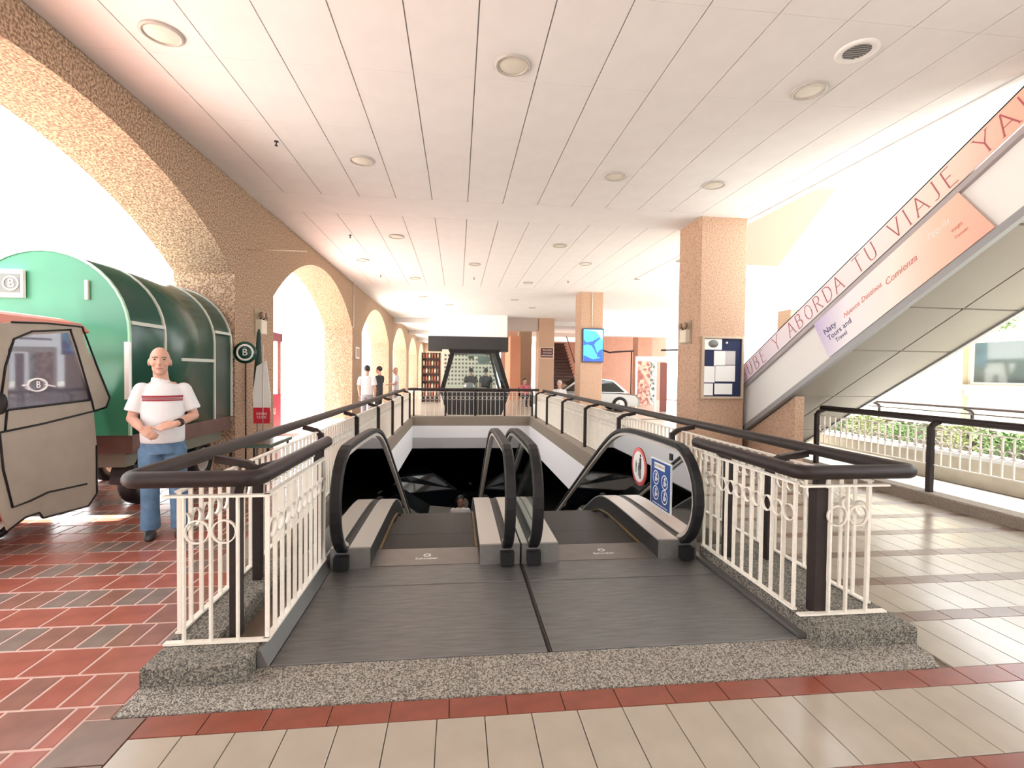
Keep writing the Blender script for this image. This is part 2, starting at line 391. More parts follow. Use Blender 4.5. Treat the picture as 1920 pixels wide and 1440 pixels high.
def lamp(x, y, r=.16, lit=False):
    return x, y
lamps = [(-2.6, 4.65), (.49, 4.69), (3.55, 4.71), (-1.36, 7.05), (2.29, 7.09), (3.9, 7.2), (-1.35, 10.89), (2.3, 11.08), (-2.52, 13.32), (.43, 13.34), (3.36, 12.8), (-1.36, 15.62), (2.25, 15.8), (-1.38, 19.44), (2.25, 19.58), (3.31, 21.83), (-.4, 21.6)]
L0 = empty('ceiling_light', (0, 0, 0)); 
MB().lathe([(.165, 0), (.17, -.012), (.155, -.022), (.14, -.022), (.138, -.008)], n=28).build('frame', mat('lamp_ring', (.45, .43, .40), .4), L0)
MB().lathe([(.138, -.010), (.09, -.017), (0, -.02)], n=28).build('diffuser', mat('opal_diffuser', (.72, .70, .62), .4), L0)
lab = {0: 'round flush ceiling light next to the large arch, nearest on the left', 1: 'round flush ceiling light with cream diffuser over the middle of the escalators', 2: 'round flush ceiling light nearest the open edge at right, below the vent',
       3: 'round flush ceiling light high over the left escalator, second row', 4: 'round flush ceiling light second row, left of the big column top', 5: 'round flush ceiling light close to the big column top'}
for i, (x, y) in enumerate(lamps):
    o = L0 if i == 0 else copy_tree(L0); o.location = (x, y, HC)
    o['category'] = 'ceiling light'
    if i in lab: o['label'] = lab[i]
    else: o['label'] = 'small round ceiling light past the flat strip, ' + ('first on the left', 'first right of centre', 'beside the second left pier', 'second in the centre line', 'in front of the screen column at right', 'third on the left', 'just left of the screen column', 'fourth on the left near the bulkhead', 'behind the screen column row', 'near the plaque column', 'just before the white bulkhead')[i - 6]; o['group'] = 'distant round ceiling lights'
    if i in lab: o['group'] = 'round ceiling lights'
v = empty('ceiling_vent', (3.54, 4.09, HC), label='round grey ventilation grille in the ceiling, nearest the right open edge', cat='vent')
MB().lathe([(.17, 0), (.175, -.012), (.12, -.02), (.11, -.008)], n=26).build('frame', WHITE, v)
g = MB()
for k in range(-4, 5):
    h = sqrt(.11 ** 2 - (k * .024) ** 2); g.box(-h, h, k * .024 - .005, k * .024 + .005, -.012, -.006)
g.build('grille', mat('vent_grey', (.3, .3, .3), .6), v); MB().lathe([(.11, -.003), (0, -.003)], n=26).build('backing', DARKM, v)
S0 = empty('sprinkler', (0, 0, 0)); MB().lathe([(.028, 0), (.028, -.01), (.008, -.012), (.008, -.05), (.02, -.052), (.02, -.06), (0, -.06)], n=10).build('head', DARKM, S0)
for i, (x, y) in enumerate([(-2.34, 6.63), (-2.34, 10.96), (.48, 15.3), (3.46, 15.31), (-2.37, 15.37)]):
    o = S0 if i == 0 else copy_tree(S0); o.location = (x, y, HC); o['category'] = 'sprinkler'; o['group'] = 'ceiling sprinklers'
    o['label'] = 'small dark sprinkler head on the ceiling beside the large left arch' if i == 0 else 'tiny dark sprinkler head on the distant ceiling'

# ---------------------------------------------------------------- columns
def column(x0, y0, s, label, m=STUCCO2, h=HC, s2=None):
    c = .012; s2 = s2 or s
    poly = [(x0 + c, y0), (x0 + s - c, y0), (x0 + s, y0 + c), (x0 + s, y0 + s2 - c), (x0 + s - c, y0 + s2), (x0 + c, y0 + s2), (x0, y0 + s2 - c), (x0, y0 + c)]
    return MB().prism(poly, 0, h, 'z').build('column', m, label=label, cat='column')
column(4.46, 8.65, .90, 'square stucco column with notice board and emergency light, nearest on the right')
column(4.39, 17.25, .82, 'square stucco column carrying the blue wall screen')
column(4.30, 25.9, .85, 'square stucco column carrying the brown notice plaque')
column(3.75, 30.0, .8, 'darker far column in the shade left of the plaque column', STUCCO, 4.2)
column(14.5, 20.0, .9, 'far column seen above the rising escalator rail', STUCCO)
column(9.1, 24.0, .75, 'pale pinkish column beyond the far parked car', SALMON, 3.9)

# ---------------------------------------------------------------- down escalators
Y0, SL = 5.8, .577
def base(y, s=.16):
    t = (y - Y0) / s
    b = -SL * s * (math.log1p(math.exp(t)) if t < 30 else t)
    return max(b, -3.25)
def escalator(xa, xb, label):
    e = empty('escalator', ((xa + xb) / 2, 4.03, 0), label=label, cat='escalator', group='descending escalators'); ox, oy = (xa + xb) / 2, 4.03
    def T(mb, name, m, **kw):
        mb.v = [(a - ox, b - oy, c) for a, b, c in mb.v]; return mb.build(name, m, e, **kw)
    T(MB().cbox(xa + .012, xb - .004, 2.715, 3.655, -.011, .008, .003), 'landing_plate', PLATE)
    T(MB().cbox(xa + .012, xb - .004, 3.667, 4.028, -.011, .008, .003), 'landing_plate', PLATE)
    ia, ib = xa + .31, xb - .335
    c = T(MB().prism([(4.03, -.011), (4.03, .012), (4.40, .012), (4.44, .0), (4.44, -.05), (4.2, -.05)], ia, ib, 'x'), 'comb_plate', mat('comb_metal', (.22, .20, .19), .4, metal=.6, noise=.15, scale=8))
    t = obj('lettering', text_mesh('Schindler', .052, PWHITE, .001), c); frame(t, ((ia + ib) / 2 - ox, 4.16 - oy, .014), (1, 0, 0), (0, 1, 0))
    ring = MB().lathe([(.032, 0), (.032, .002), (.02, .002), (.02, 0)], n=18); r = ring.build('logo_ring', PWHITE, c, loc=((ia + ib) / 2 - ox, 4.235 - oy, .013))
    ys = [4.03 + .2 * i for i in range(9)] + [5.7 + .12 * i for i in range(10)] + [7 + .5 * i for i in range(10)] + [11.7, 12.0]
    for side, (x0, x1, xh) in enumerate(((xa, ia, xa + .095), (ib, xb, xb - .10 - .01))):
        # inner deck: light metal top, dark skirt below, outer deck
        inner = (xh + .045, ia) if side == 0 else (ib, xh - .045)
        outer = (xa, xh - .045) if side == 0 else (xh + .045, xb)
        top = [(y, base(y) + .17) for y in ys]
        T(MB().prism(top + [(y, z - .012) for y, z in top[::-1]], inner[0], inner[1], 'x'), 'inner_deck', ALU)
        T(MB().prism(top + [(y, z - .012) for y, z in top[::-1]], outer[0], outer[1], 'x'), 'outer_deck', ALU)
        T(MB().prism([(y, z - .011) for y, z in top] + [(y, z - .016) for y, z in top[::-1]], xh - .045, xh + .045, 'x'), 'handrail_channel', DARKM)
        sk = [(y, z - .012) for y, z in top]
        xs_ = (ia - .012, ia) if side == 0 else (ib, ib + .012)
        T(MB().prism(sk + [(y, z - .55) for y, z in sk[::-1]], xs_[0], xs_[1], 'x'), 'skirt_panel', DARKM)
        xs_ = (xa, xa + .02) if side == 0 else (xb - .02, xb)
        T(MB().prism(sk + [(y, z - .17 if y < 4.4 else z - 1.0) for y, z in sk[::-1]], xs_[0], xs_[1], 'x'), 'outer_panel', STEEL)
        T(MB().box(x0 + .001, x1 - .001, 4.0, 4.032, .008, .17), 'end_cap', STEEL)
        T(MB().box(xh - .055, xh + .055, 3.93, 4.0, .02, .125), 'handrail_inlet', BLACK)
        # handrail loop in the YZ plane
        cy, cz, r = 4.19, .545, .43; pts = []
        for k in range(15): a = radians(262 - k * (262 - 100) / 14); pts.append((cy + r * cos(a), cz + r * sin(a)))
        pts = [(4.02, .075)] + pts
        for yv in [4.4, 4.8, 5.1, 5.3, 5.45, 5.6, 5.7, 5.8, 5.9, 6.0, 6.15, 6.3, 6.5, 7, 8, 9, 10, 11, 11.5, 11.9]: pts.append((yv, base(yv, .22) + .975))
        h = MB(); h.rtube([(xh, a, b) for a, b in pts], .038, .088, up=(0, 0, 1)) if False else None
        ring_in, ring_out = [], []
        for i, p in enumerate(pts):
            a = pts[max(i - 1, 0)]; b = pts[min(i + 1, len(pts) - 1)]; d = Vector((b[0] - a[0], b[1] - a[1])).normalized(); nn = Vector((-d.y, d.x))
            ring_out.append((p[0] + nn.x * .02, p[1] + nn.y * .02)); ring_in.append((p[0] - nn.x * .02, p[1] - nn.y * .02))
        def band(off0, off1, xw, name, m):
            rings = []
            for i, p in enumerate(pts):
                a = pts[max(i - 1, 0)]; b = pts[min(i + 1, len(pts) - 1)]; d = Vector((b[0] - a[0], b[1] - a[1])).normalized(); nn = Vector((-d.y, d.x))
                o_ = (p[0] + nn.x * off1, p[1] + nn.y * off1); i_ = (p[0] + nn.x * off0, p[1] + nn.y * off0); c_ = .012 if off1 - off0 > .03 else 0.001
                om = (p[0] + nn.x * (off1 - c_), p[1] + nn.y * (off1 - c_))
                rings.append([(xh - xw, *i_), (xh - xw, *om), (xh - xw + c_, *o_), (xh + xw - c_, *o_), (xh + xw, *om), (xh + xw, *i_)])
            mb = MB(); mb.loft(rings, smooth=False); T(mb, name, m)
        band(-.02, .022, .043, 'handrail', BLACK)
        band(-.062, -.022, .030, 'handrail_guide', ALU)
        # glass balustrade
        poly = [(cy + (r - .045) * cos(radians(a)), cz + (r - .045) * sin(radians(a))) for a in range(240, 99, -10)]
        poly += [(yv, base(yv, .22) + .93) for yv in (4.4, 4.8, 5.2, 5.5, 5.7, 5.9, 6.1, 6.4, 7, 8, 9, 10, 11, 11.4)]
        low = [(yv, base(yv) + .155) for yv in (11.4, 10, 9, 8, 7, 6.4, 6.1, 5.9, 5.7, 5.4, 5, 4.5, 4.05)]
        n_ = min(len(poly), len(low)); gl = MB()
        up_ = poly; lowf = lambda yv: base(yv) + .155
        q = []
        for (yv, zv) in up_: q.append((yv, zv))
        vs = []; fs = []
        for xo in (xh - .005, xh + .005):
            for (yv, zv) in q: vs.append((xo, yv, zv)); vs.append((xo, max(yv, 4.0), min(zv, lowf(yv))))
        m_ = len(q)
        for s_ in (0, 1):
            for i in range(m_ - 1): fs.append((s_ * 2 * m_ + 2 * i, s_ * 2 * m_ + 2 * i + 2, s_ * 2 * m_ + 2 * i + 3, s_ * 2 * m_ + 2 * i + 1))
        gl.add(vs, fs); T(gl, 'glass_panel', GLASS)
        # edge line of yellow brush
        T(MB().prism([(4.45, .004)] + [(y, base(y) + .004) for y in ys if y > 4.5] + [(y, base(y) - .006) for y in ys[::-1] if y > 4.5] + [(4.45, -.006)],
                     *((ia + .001, ia + .022) if side == 0 else (ib - .022, ib - .001)), 'x'), 'safety_edge', OCHRE)
    # steps
    w_ = ib - ia - .05
    st = MB().box(-w_ / 2, w_ / 2, 0, .398, -.03, 0)
    arc = [(0, 0), (-.004, -.06), (.0, -.12), (.02, -.2), (.03, -.235)]
    st.strip(arc, -w_ / 2, w_ / 2, 'x', smooth=True); st.box(-w_ / 2, w_ / 2, 0.0, .010, 0, .001, 0)
    sme = st.mesh('step', [STEPM, OCHRE]); yv = 4.46; k = 0
    while yv < 11.6:
        zt = 0 if yv < 5.0 else base(yv + .2, .3)
        obj('step', sme, e, ((ia + ib) / 2 - ox, yv - oy, zt - .01)); yv += .40
    T(MB().prism([(4.45, -.3), (y1 := 5.6, -.35), (11.4, -3.29), (11.4, -3.29), (9.6, -3.29), (5.4, -1.0), (4.45, -.9)], xa + .03, xb - .03, 'x'), 'truss', DARKM)
    return e
E1 = escalator(-1.0, .53, 'left descending escalator with black handrails and a person at its foot')
E2 = escalator(.545, 2.075, 'right descending escalator whose glass carries the round sticker and blue notice')
MB().box(.531, .543, 2.72, 4.4, -.011, .001).build('joint_strip', BLACK, E2).location = (-(.545 + 2.075) / 2, -4.03, 0)
struct(MB().prism([(-1.052, -.01), (-.992, -.01), (-.992, .008), (-1.035, .10), (-1.052, .10)], 2.70, 4.4, 'y').box(2.078, 2.128, 2.72, 4.4, -.01, .03), 'trim_9', STEEL)
# signs on the glass (plane x=1.952 faces -x): u = -Y direction reads left to right
def glassart(o, y, z): return frame(o, (1.955, y, z), (0, -1, 0), (0, 0, 1))
st_ = empty('warning_sticker', label='round red edged sticker with people figures on the right escalator glass', cat='sticker'); glassart(st_, 5.07, .60)
MB().lathe([(.205, 0), (.205, .002), (.165, .002)], n=40).build('red_rim', mat('sticker_red', (.62, .10, .10), .5), st_)
MB().lathe([(.166, .0015), (0, .0015)], n=40).build('white_disc', PWHITE, st_)
f = MB()
def fig(mb, x, y, s):
    mb.box(x - .018 * s, x + .018 * s, y - .02 * s, y + .07 * s, .003, .004); mb.box(x - .014 * s, x - .003 * s, y - .1 * s, y - .02 * s, .003, .004); mb.box(x + .003 * s, x + .014 * s, y - .1 * s, y - .02 * s, .003, .004)
    mb.lathe([(.014 * s, .003), (.014 * s, .004), (0, .004)], (x, y + .088 * s, 0), 12)
fig(f, .05, .01, 1.3); fig(f, .005, -.03, .7); fig(f, -.07, -.01, .65); f.build('figures', BLACK, st_)
nb = empty('safety_notice', label='blue rectangular notice with four white pictogram circles on the escalator glass', cat='sign'); glassart(nb, 4.50, .535)
MB().box(-.235, .235, -.235, .235, 0, .002).build('backing', PWHITE, nb); MB().box(-.222, .222, -.222, .222, .002, .003).build('blue_field', BLUE, nb)
MB().box(-.14, .10, .14, .20, .003, .004).build('caption_box', PWHITE, nb)
t = obj('caption', text_mesh('RECOMIENDA', .035, OCHRE, .0005), nb); t.location = (-.02, .17, .0045)
pic = MB(); ps = MB()
for (cx, cy_) in ((-.10, .05), (.10, .04), (-.10, -.10), (.10, -.10)):
    pic.lathe([(.07, .003), (.07, .004), (.06, .004), (.06, .003)], (cx, cy_, 0), 24)
    ps.box(cx - .02, cx + .02, cy_ - .035, cy_ + .01, .003, .004); ps.lathe([(.018, .003), (.018, .004), (0, .004)], (cx + .005, cy_ + .03, 0), 12); ps.box(cx, cx + .04, cy_ - .02, cy_, .003, .004)
pic.build('pictogram_ring', PWHITE, nb); ps.build('pictogram', PWHITE, nb); MB().box(-.17, .17, -.205, -.198, .003, .004).build('small_print', PWHITE, nb)
MB().box(-.02, .03, -.03, .03, -.002, .003).build('glass_clip', BLACK, label='small black clip on the escalator glass above the blue notice', cat='clip').matrix_local = Matrix.Translation((1.955, 4.29, .84)) @ Matrix(((0, 0, -1, 0), (-1, 0, 0, 0), (0, 1, 0, 0), (0, 0, 0, 1)))

# ---------------------------------------------------------------- railings
balme = {}
def balusters(thing, p0, p1, z0, z1, pitch, zr, rd, near=1e9, bars=None, rings=None):
    p0 = Vector((*p0, 0)); p1 = Vector((*p1, 0)); L = (p1 - p0).length; d = (p1 - p0) / L; ang = atan2(d.y, d.x); n = max(1, round(L / pitch)); st = L / n
    key = (round(z1 - z0, 3),)
    if key not in balme: balme[key] = MB().box(-.006, .006, -.011, .011, 0, z1 - z0).mesh('baluster', RAILW)
    rk = ('r', round(rd, 3))
    if rk not in balme: balme[rk] = MB().lathe([(rd / 2, -.011), (rd / 2, .011), (rd / 2 - .006, .011), (rd / 2 - .006, -.011), (rd / 2, -.011)], n=18, axis='y').mesh('ring', RAILW)
    far = MB(); farr = MB(); hasf = False
    if bars is not None:
        for a in bars: obj('baluster', balme[key], thing, (*(p0 + d * a).xy, z0), rot=(0, 0, ang))
        for a in rings: obj('ring', balme[rk], thing, (*(p0 + d * a).xy, zr), rot=(0, 0, ang))
        n = -1
    for i in range(n + 1):
        p = p0 + d * st * i
        if p.y <= near: obj('baluster', balme[key], thing, (p.x, p.y, z0), rot=(0, 0, ang))
        else: far.box(p.x - .014, p.x + .014, p.y - .006, p.y + .006, z0, z1) if abs(d.y) > .5 else far.box(p.x - .006, p.x + .006, p.y - .014, p.y + .014, z0, z1); hasf = True
        if i < n:
            c = p + d * st / 2
            if c.y <= near: obj('ring', balme[rk], thing, (c.x, c.y, zr), rot=(0, 0, ang))
            else: farr.lathe([(rd / 2, -.011), (rd / 2, .011), (rd / 2 - .008, .011), (rd / 2 - .008, -.011), (rd / 2, -.011)], (c.x, c.y, zr), 10, axis='x' if abs(d.y) > .5 else 'y')
    if hasf:
        far.build('baluster_row', RAILW, thing, kind='stuff'); farr.build('ring_row', RAILW, thing, kind='stuff')
    e = d * .014
    for nm, z in (('top_rail', z1), ('bottom_rail', z0)):
        MB().rtube([p0 - e + Vector((0, 0, z)), p1 + e + Vector((0, 0, z))], .012, .035).build(nm, RAILW, thing)
def post(thing, x, y, hx, hy, zt=.90, z0=.11, hz=.97, w=.055):
    MB().box(x - w / 2, x + w / 2, y - w / 2, y + w / 2, z0, zt + .0).build('post', BROWN, thing)
    if hx is not None:
        MB().rtube([(x, y, zt - .02), (x + (hx - x) * .25, y + (hy - y) * .25, zt + .03), (hx, hy, hz)], .05, .05).build('bracket', BROWN, thing)
def handrail(thing, pts, r=.046, rr=.07):
    p = rounded(pts, rr, 5)
    d0 = (p[0] - p[1]).normalized(); d1 = (p[-1] - p[-2]).normalized()
    path = [p[0] + d0 * r * .9, p[0] + d0 * r * .6] + p + [p[-1] + d1 * r * .6, p[-1] + d1 * r * .9]
    rad = [r * .35, r * .8] + [r] * len(p) + [r * .8, r * .35]
    MB().tube(path, rad, 14).build('handrail', BROWN, thing)
RL = empty('railing', (0, 0, 0), label='cream and brown railing along the left side of the escalator well', cat='railing', group='railings around the escalator well')
handrail(RL, [(-1.72, 16.2, 1.0), (-1.755, 2.80, 1.0), (-1.09, 2.82, 1.0), (-1.09, 4.25, 1.0)])
balusters(RL, (-1.54, 2.78), (-1.03, 2.78), .12, .915, .14, .72, .130, bars=(.085, .222, .36), rings=(.153, .291))
balusters(RL, (-1.54, 2.90), (-1.54, 16.3), .12, .915, .118, .72, .11, near=8.0)
balusters(RL, (-1.03, 2.79), (-1.03, 3.93), .12, .915, .118, .72, .11)
post(RL, -1.22, 2.86, -1.2, 2.84); post(RL, -1.40, 3.62, -1.68, 3.62); post(RL, -1.07, 3.92, -1.08, 3.95, zt=.93)
MB().rtube([(-1.40, 3.62, .9), (-1.09, 3.62, .98)], .05, .05).build('bracket', BROWN, RL)
for yy in (5.6, 7.55, 9.55, 11.6, 13.6, 15.7): post(RL, -1.50, yy, -1.69, yy)
RR = empty('railing', (0, 0, 0), label='cream and brown railing along the right side of the escalator well', cat='railing', group='railings around the escalator well')
handrail(RR, [(2.88, 16.2, 1.0), (2.90, 2.80, 1.0), (2.12, 2.80, 1.0), (2.12, 4.12, 1.0)])
balusters(RR, (2.13, 2.78), (2.69, 2.78), .12, .92, .14, .73, .132, bars=(.185, .30, .44), rings=(.23, .37))
balusters(RR, (2.69, 2.90), (2.69, 16.3), .12, .92, .118, .72, .11, near=8.0)
balusters(RR, (2.14, 2.86), (2.14, 4.0), .12, .92, .118, .72, .11)
post(RR, 2.27, 2.83, 2.27, 2.82, w=.075); post(RR, 2.52, 3.68, 2.84, 3.68); post(RR, 2.21, 3.76, 2.13, 3.76)
for yy in (5.6, 7.56, 9.63, 11.79, 13.87, 15.83): post(RR, 2.57, yy, 2.84, yy)
RF = empty('railing', (0, 0, 0), label='railing across the far end of the escalator well before the black kiosk', cat='railing', group='railings around the escalator well')
handrail(RF, [(-1.62, 16.72, 1.0), (2.78, 16.72, 1.0)])
balusters(RF, (-1.5, 16.6), (2.6, 16.6), .12, .92, .145, .72, .13, near=0)
for xx in (-1.45, -.4, .6, 1.6, 2.55): post(RF, xx, 16.55, xx, 16.70)
# outer railing on the right with its kerb
struct(MB().cbox(5.93, 6.18, -2, 9.2, -.012, .13, .015), 'trim_10', AGG2)
RO = empty('railing', (0, 0, 0), label='long railing with short ring panels on the right edge of the floor', cat='railing')
handrail(RO, [(6.18, 7.66, 1.06), (6.18, .5, 1.06)])
balusters(RO, (6.08, 7.6), (6.08, 2.6), .48, .945, .115, .735, .11)
for yy in (3.5, 5.62, 7.62): post(RO, 6.05, yy, 6.17, yy, zt=.97, z0=.13, hz=1.03, w=.06)
struct(MB().prism([(7.45, -.01), (9.55, -.01), (9.55, .06), (7.45, 1.26)], 5.52, 5.68, 'x'), 'wall_under_escalator', STUCCO2)

# ---------------------------------------------------------------- rising escalator on the right
def zb(y): return 1.97 - .577 * (y - 6.31)
UE = empty('escalator', (0, 0, 0), label='escalator rising overhead to the upper right with beige panelled underside', cat='escalator')
SOFF = mat('beige_soffit_panel', (.27, .24, .20), .6, noise=.04, scale=2)
XA, XB = 5.45, 7.1; ya, yb = 9.72, -.2
MB().prism([(ya, zb(ya) + .03), (ya + .9, zb(ya) + .03), (ya + .9, zb(ya) + .2), (ya, zb(ya) + .83), (yb, zb(yb) + .83), (yb, zb(yb) + .03)], XA + .02, XB - .02, 'x').build('truss_casing', WHITE, UE)
for nm, off, hgt, m, xx in (('lower_trim', -.03, .10, mat('grey_trim', (.30, .30, .31), .5, metal=.3), XA), ('middle_trim', .79, .075, mat('mauve_grey_trim', (.40, .36, .37), .5, metal=.2), XA), ('lower_trim', -.03, .10, MATS['grey_trim'], XB)):
    MB().prism([(ya, zb(ya) + off), (ya, zb(ya) + off + hgt), (yb, zb(yb) + off + hgt), (yb, zb(yb) + off)], xx - .035, xx + .035, 'x').build(nm, m, UE)
jt = [.0]; yy = 9.7; joints = [9.72, 8.75, 7.53, 6.31, 5.46, 4.3, 3.1, 1.9, .7, -.2]
for i in range(len(joints) - 1):
    a, b = joints[i] - .014, joints[i + 1] + .014
    for (x0, x1) in ((XA + .04, 6.258), (6.282, XB - .04)):
        MB().prism([(a, zb(a)), (b, zb(b)), (b, zb(b) + .025), (a, zb(a) + .025)], x0, x1, 'x').build('soffit_panel', SOFF, UE)
MB().prism([(ya, zb(ya) + .026), (yb, zb(yb) + .026), (yb, zb(yb) + .035), (ya, zb(ya) + .035)], XA + .03, XB - .03, 'x').build('soffit_backing', DARKM, UE)
for xx in (XA + .03, XB - .03):
    MB().prism([(10.6, zb(9.9) + .85), (9.9, zb(9.9) + .86), (4.45, zb(4.45) + 1.23), (4.2, 4.41), (1, 4.41), (1, zb(1) + .5)] if False else [(9.7, zb(9.7) + .86), (9.7, zb(9.7) + 1.2), (4.6, zb(4.6) + 1.2), (3.2, zb(3.2) + 1.2), (3.2, zb(3.2) + .86)], xx - .006, xx + .006, 'x').build('glass_panel', GLASS, UE)
    MB().rtube([(xx, 9.9, zb(9.9) + 1.0), (xx, 9.72, zb(9.7) + 1.22), (xx, 9.4, zb(9.4) + 1.26), (xx, 4.4, zb(4.4) + 1.26), (xx, 1.0, zb(1) + 1.26)], .045, .07).build('handrail', BLACK, UE)
# banners: a serif alphabet of strokes
GL = {'S': [[(.62, .82), (.5, .97), (.3, 1), (.13, .9), (.1, .73), (.2, .6), (.5, .45), (.62, .3), (.6, .12), (.42, 0), (.22, .01), (.08, .15)], 1],
      'U': [[(.1, 1), (.1, .3), (.16, .08), (.34, 0), (.52, .08), (.6, .3), (.6, 1)], 1],
      'B': [[(.1, 0), (.1, 1)], [(.1, 1), (.35, 1), (.5, .9), (.5, .65), (.35, .54), (.1, .54)], [(.35, .54), (.55, .42), (.57, .15), (.4, 0), (.1, 0)]],
      'E': [[(.1, 0), (.1, 1)], [(.1, 1), (.52, 1)], [(.1, .52), (.42, .52)], [(.1, 0), (.55, 0)]],
      'Y': [[(.02, 1), (.33, .48)], [(.64, 1), (.33, .48), (.33, 0)]], 'A': [[(.02, 0), (.34, 1), (.68, 0)], [(.15, .36), (.55, .36)]],
      'O': [[(.36 + .3 * cos(2 * pi * k / 16), .5 + .5 * sin(2 * pi * k / 16)) for k in range(17)]],
      'R': [[(.1, 0), (.1, 1)], [(.1, 1), (.4, 1), (.54, .88), (.54, .64), (.4, .52), (.1, .52)], [(.3, .52), (.64, 0)]],
      'D': [[(.1, 0), (.1, 1)], [(.1, 1), (.35, 1), (.6, .82), (.67, .5), (.6, .18), (.35, 0), (.1, 0)]],
      'T': [[(.02, 1), (.62, 1)], [(.32, 1), (.32, 0)]], 'V': [[(.02, 1), (.34, 0), (.66, 1)]], 'I': [[(.15, 0), (.15, 1)]],
      'J': [[(.35, 1), (.35, .15), (.25, 0), (.08, .02)]], '!': [[(.15, .3), (.15, 1)], [(.15, 0), (.15, .08)]]}
SER = {'U': [(.1, 1), (.6, 1)], 'Y': [(.02, 1), (.64, 1), (.33, 0)], 'A': [(.02, 0), (.68, 0)], 'R': [(.1, 0), (.64, 0)], 'B': [], 'T': [(.32, 0)], 'V': [(.02, 1), (.66, 1)], 'I': [(.15, 0), (.15, 1)], 'J': [(.35, 1)], 'D': []}
WID = {'I': .34, 'J': .5, '!': .4, ' ': .55}
def serif_text(s, h, m, parent, pos, u, v, track=.14, w=.045):
    x = 0
    for ch in s:
        if ch in GL:
            mb = MB()
            for st in GL[ch]:
                if st == 1: continue
                P_ = [(a * h, b * h) for a, b in st]
                for i in range(len(P_) - 1):
                    (ax, ay), (bx, by) = P_[i], P_[i + 1]; dx, dy = bx - ax, by - ay; l = math.hypot(dx, dy) or 1
                    th = h * w * (1.3 if abs(dy) > abs(dx) * .6 and dx >= -1e-6 else .75); nx, ny = -dy / l * th / 2, dx / l * th / 2
                    mb.prism([(ax - nx, ay - ny), (bx - nx, by - ny), (bx + nx, by + ny), (ax + nx, ay + ny)], 0, .002, 'z')
            for (a, b) in SER.get(ch, []): mb.box((a - .07) * h, (a + .07) * h, b * h - .012 * h, b * h + .012 * h, 0, .002)
            o = mb.build('letter', m, parent); frame(o, Vector(pos) + Vector(u) * x, u, v)
        x += h * (WID.get(ch, .70) + track)
    return x
UU = Vector((0, -.866, .5)); VV = Vector((0, 0, 1)); NX = XA - .045
bn = empty('banner', (0, 0, 0), label='long narrow banner lettered in red along the rising escalator handrail', cat='banner')
BG1 = grad('banner_gradient', [(0, (.78, .46, .36)), (.14, (.80, .66, .58)), (.35, (.80, .76, .76)), (.85, (.78, .70, .78)), (1, (.55, .42, .66))], 1, rng=(4.3, 9.2))
MB().prism([(9.2, zb(9.2) + .875), (9.2, zb(9.2) + 1.225), (3.4, zb(3.4) + 1.225), (3.4, zb(3.4) + .875)], NX, NX + .008, 'x').build('cloth', BG1, bn)
LET = mat('banner_letter_red', (.42, .10, .12), .6)
def ptb(y, off): return Vector((NX - .003, y, zb(y) + off))
u1 = Vector((0, -1, .577)).normalized(); vper = Vector((0, .5, .866))
def fit(s, y_start, y_end, off, h, m, par):
    tot = sum(WID.get(c, .70) + .14 for c in s) * h; L = (y_start - y_end) / u1.y * -1
    k = L / tot; x = 0
    base_w = serif_text(s, h, m, par, ptb(y_start, off), u1, vper, track=.14 + (k - 1) * .80)
fit('SUBE Y ABORDA TU VIAJE YA!', 8.75, 4.05, .915, .235, LET, bn)
b2 = empty('banner', (0, 0, 0), label='wide lilac to salmon travel agency banner on the rising escalator side panel', cat='banner')
BG2 = grad('travel_banner_gradient', [(0, (.80, .42, .33)), (.22, (.82, .56, .44)), (.45, (.84, .78, .72)), (.75, (.82, .80, .84)), (1, (.50, .42, .66))], 1, rng=(4.5, 6.9))
MB().prism([(6.93, zb(6.93) + .78), (6.60, zb(6.6) + .075), (4.42, zb(4.42) + .075), (4.80, zb(4.80) + .78)], NX, NX + .01, 'x').build('cloth', BG2, b2)
DK = mat('dark_blue_print', (.05, .05, .14), .6); LR = mat('faded_red_print', (.65, .22, .18), .6)
for s, sz, yy, off, m, sh in (('Naty', .13, 6.60, .50, DK, 0), ('Tours and', .115, 6.42, .36, DK, 0), ('Travel', .09, 6.38, .24, DK, 0), ('Nuevos Destinos', .10, 6.05, .50, LR, .4), ('Comienza', .12, 5.48, .46, LR, .4), ('Tequila', .10, 5.02, .56, PWHITE, .4), ('0212-000 00 00', .05, 4.80, .40, LR, 0), ('Caracas', .05, 4.75, .30, LR, 0)):
    if s.startswith('0212'): s = 'VIAJES'
    o = obj('lettering', text_mesh(s, sz, m, .001, sh), b2); frame(o, ptb(yy, off), u1, vper)
# second flight seen through the ceiling opening
MB().prism([(13.0, 4.7), (10.9, 6.1), (10.9, 6.6), (13.6, 5.0)], 6.0, 9.0, 'x').build('upper_stair_soffit', mat('cream_soffit', (.26, .235, .19), .7), label='cream underside of an upper flight seen through the ceiling opening', cat='stair')

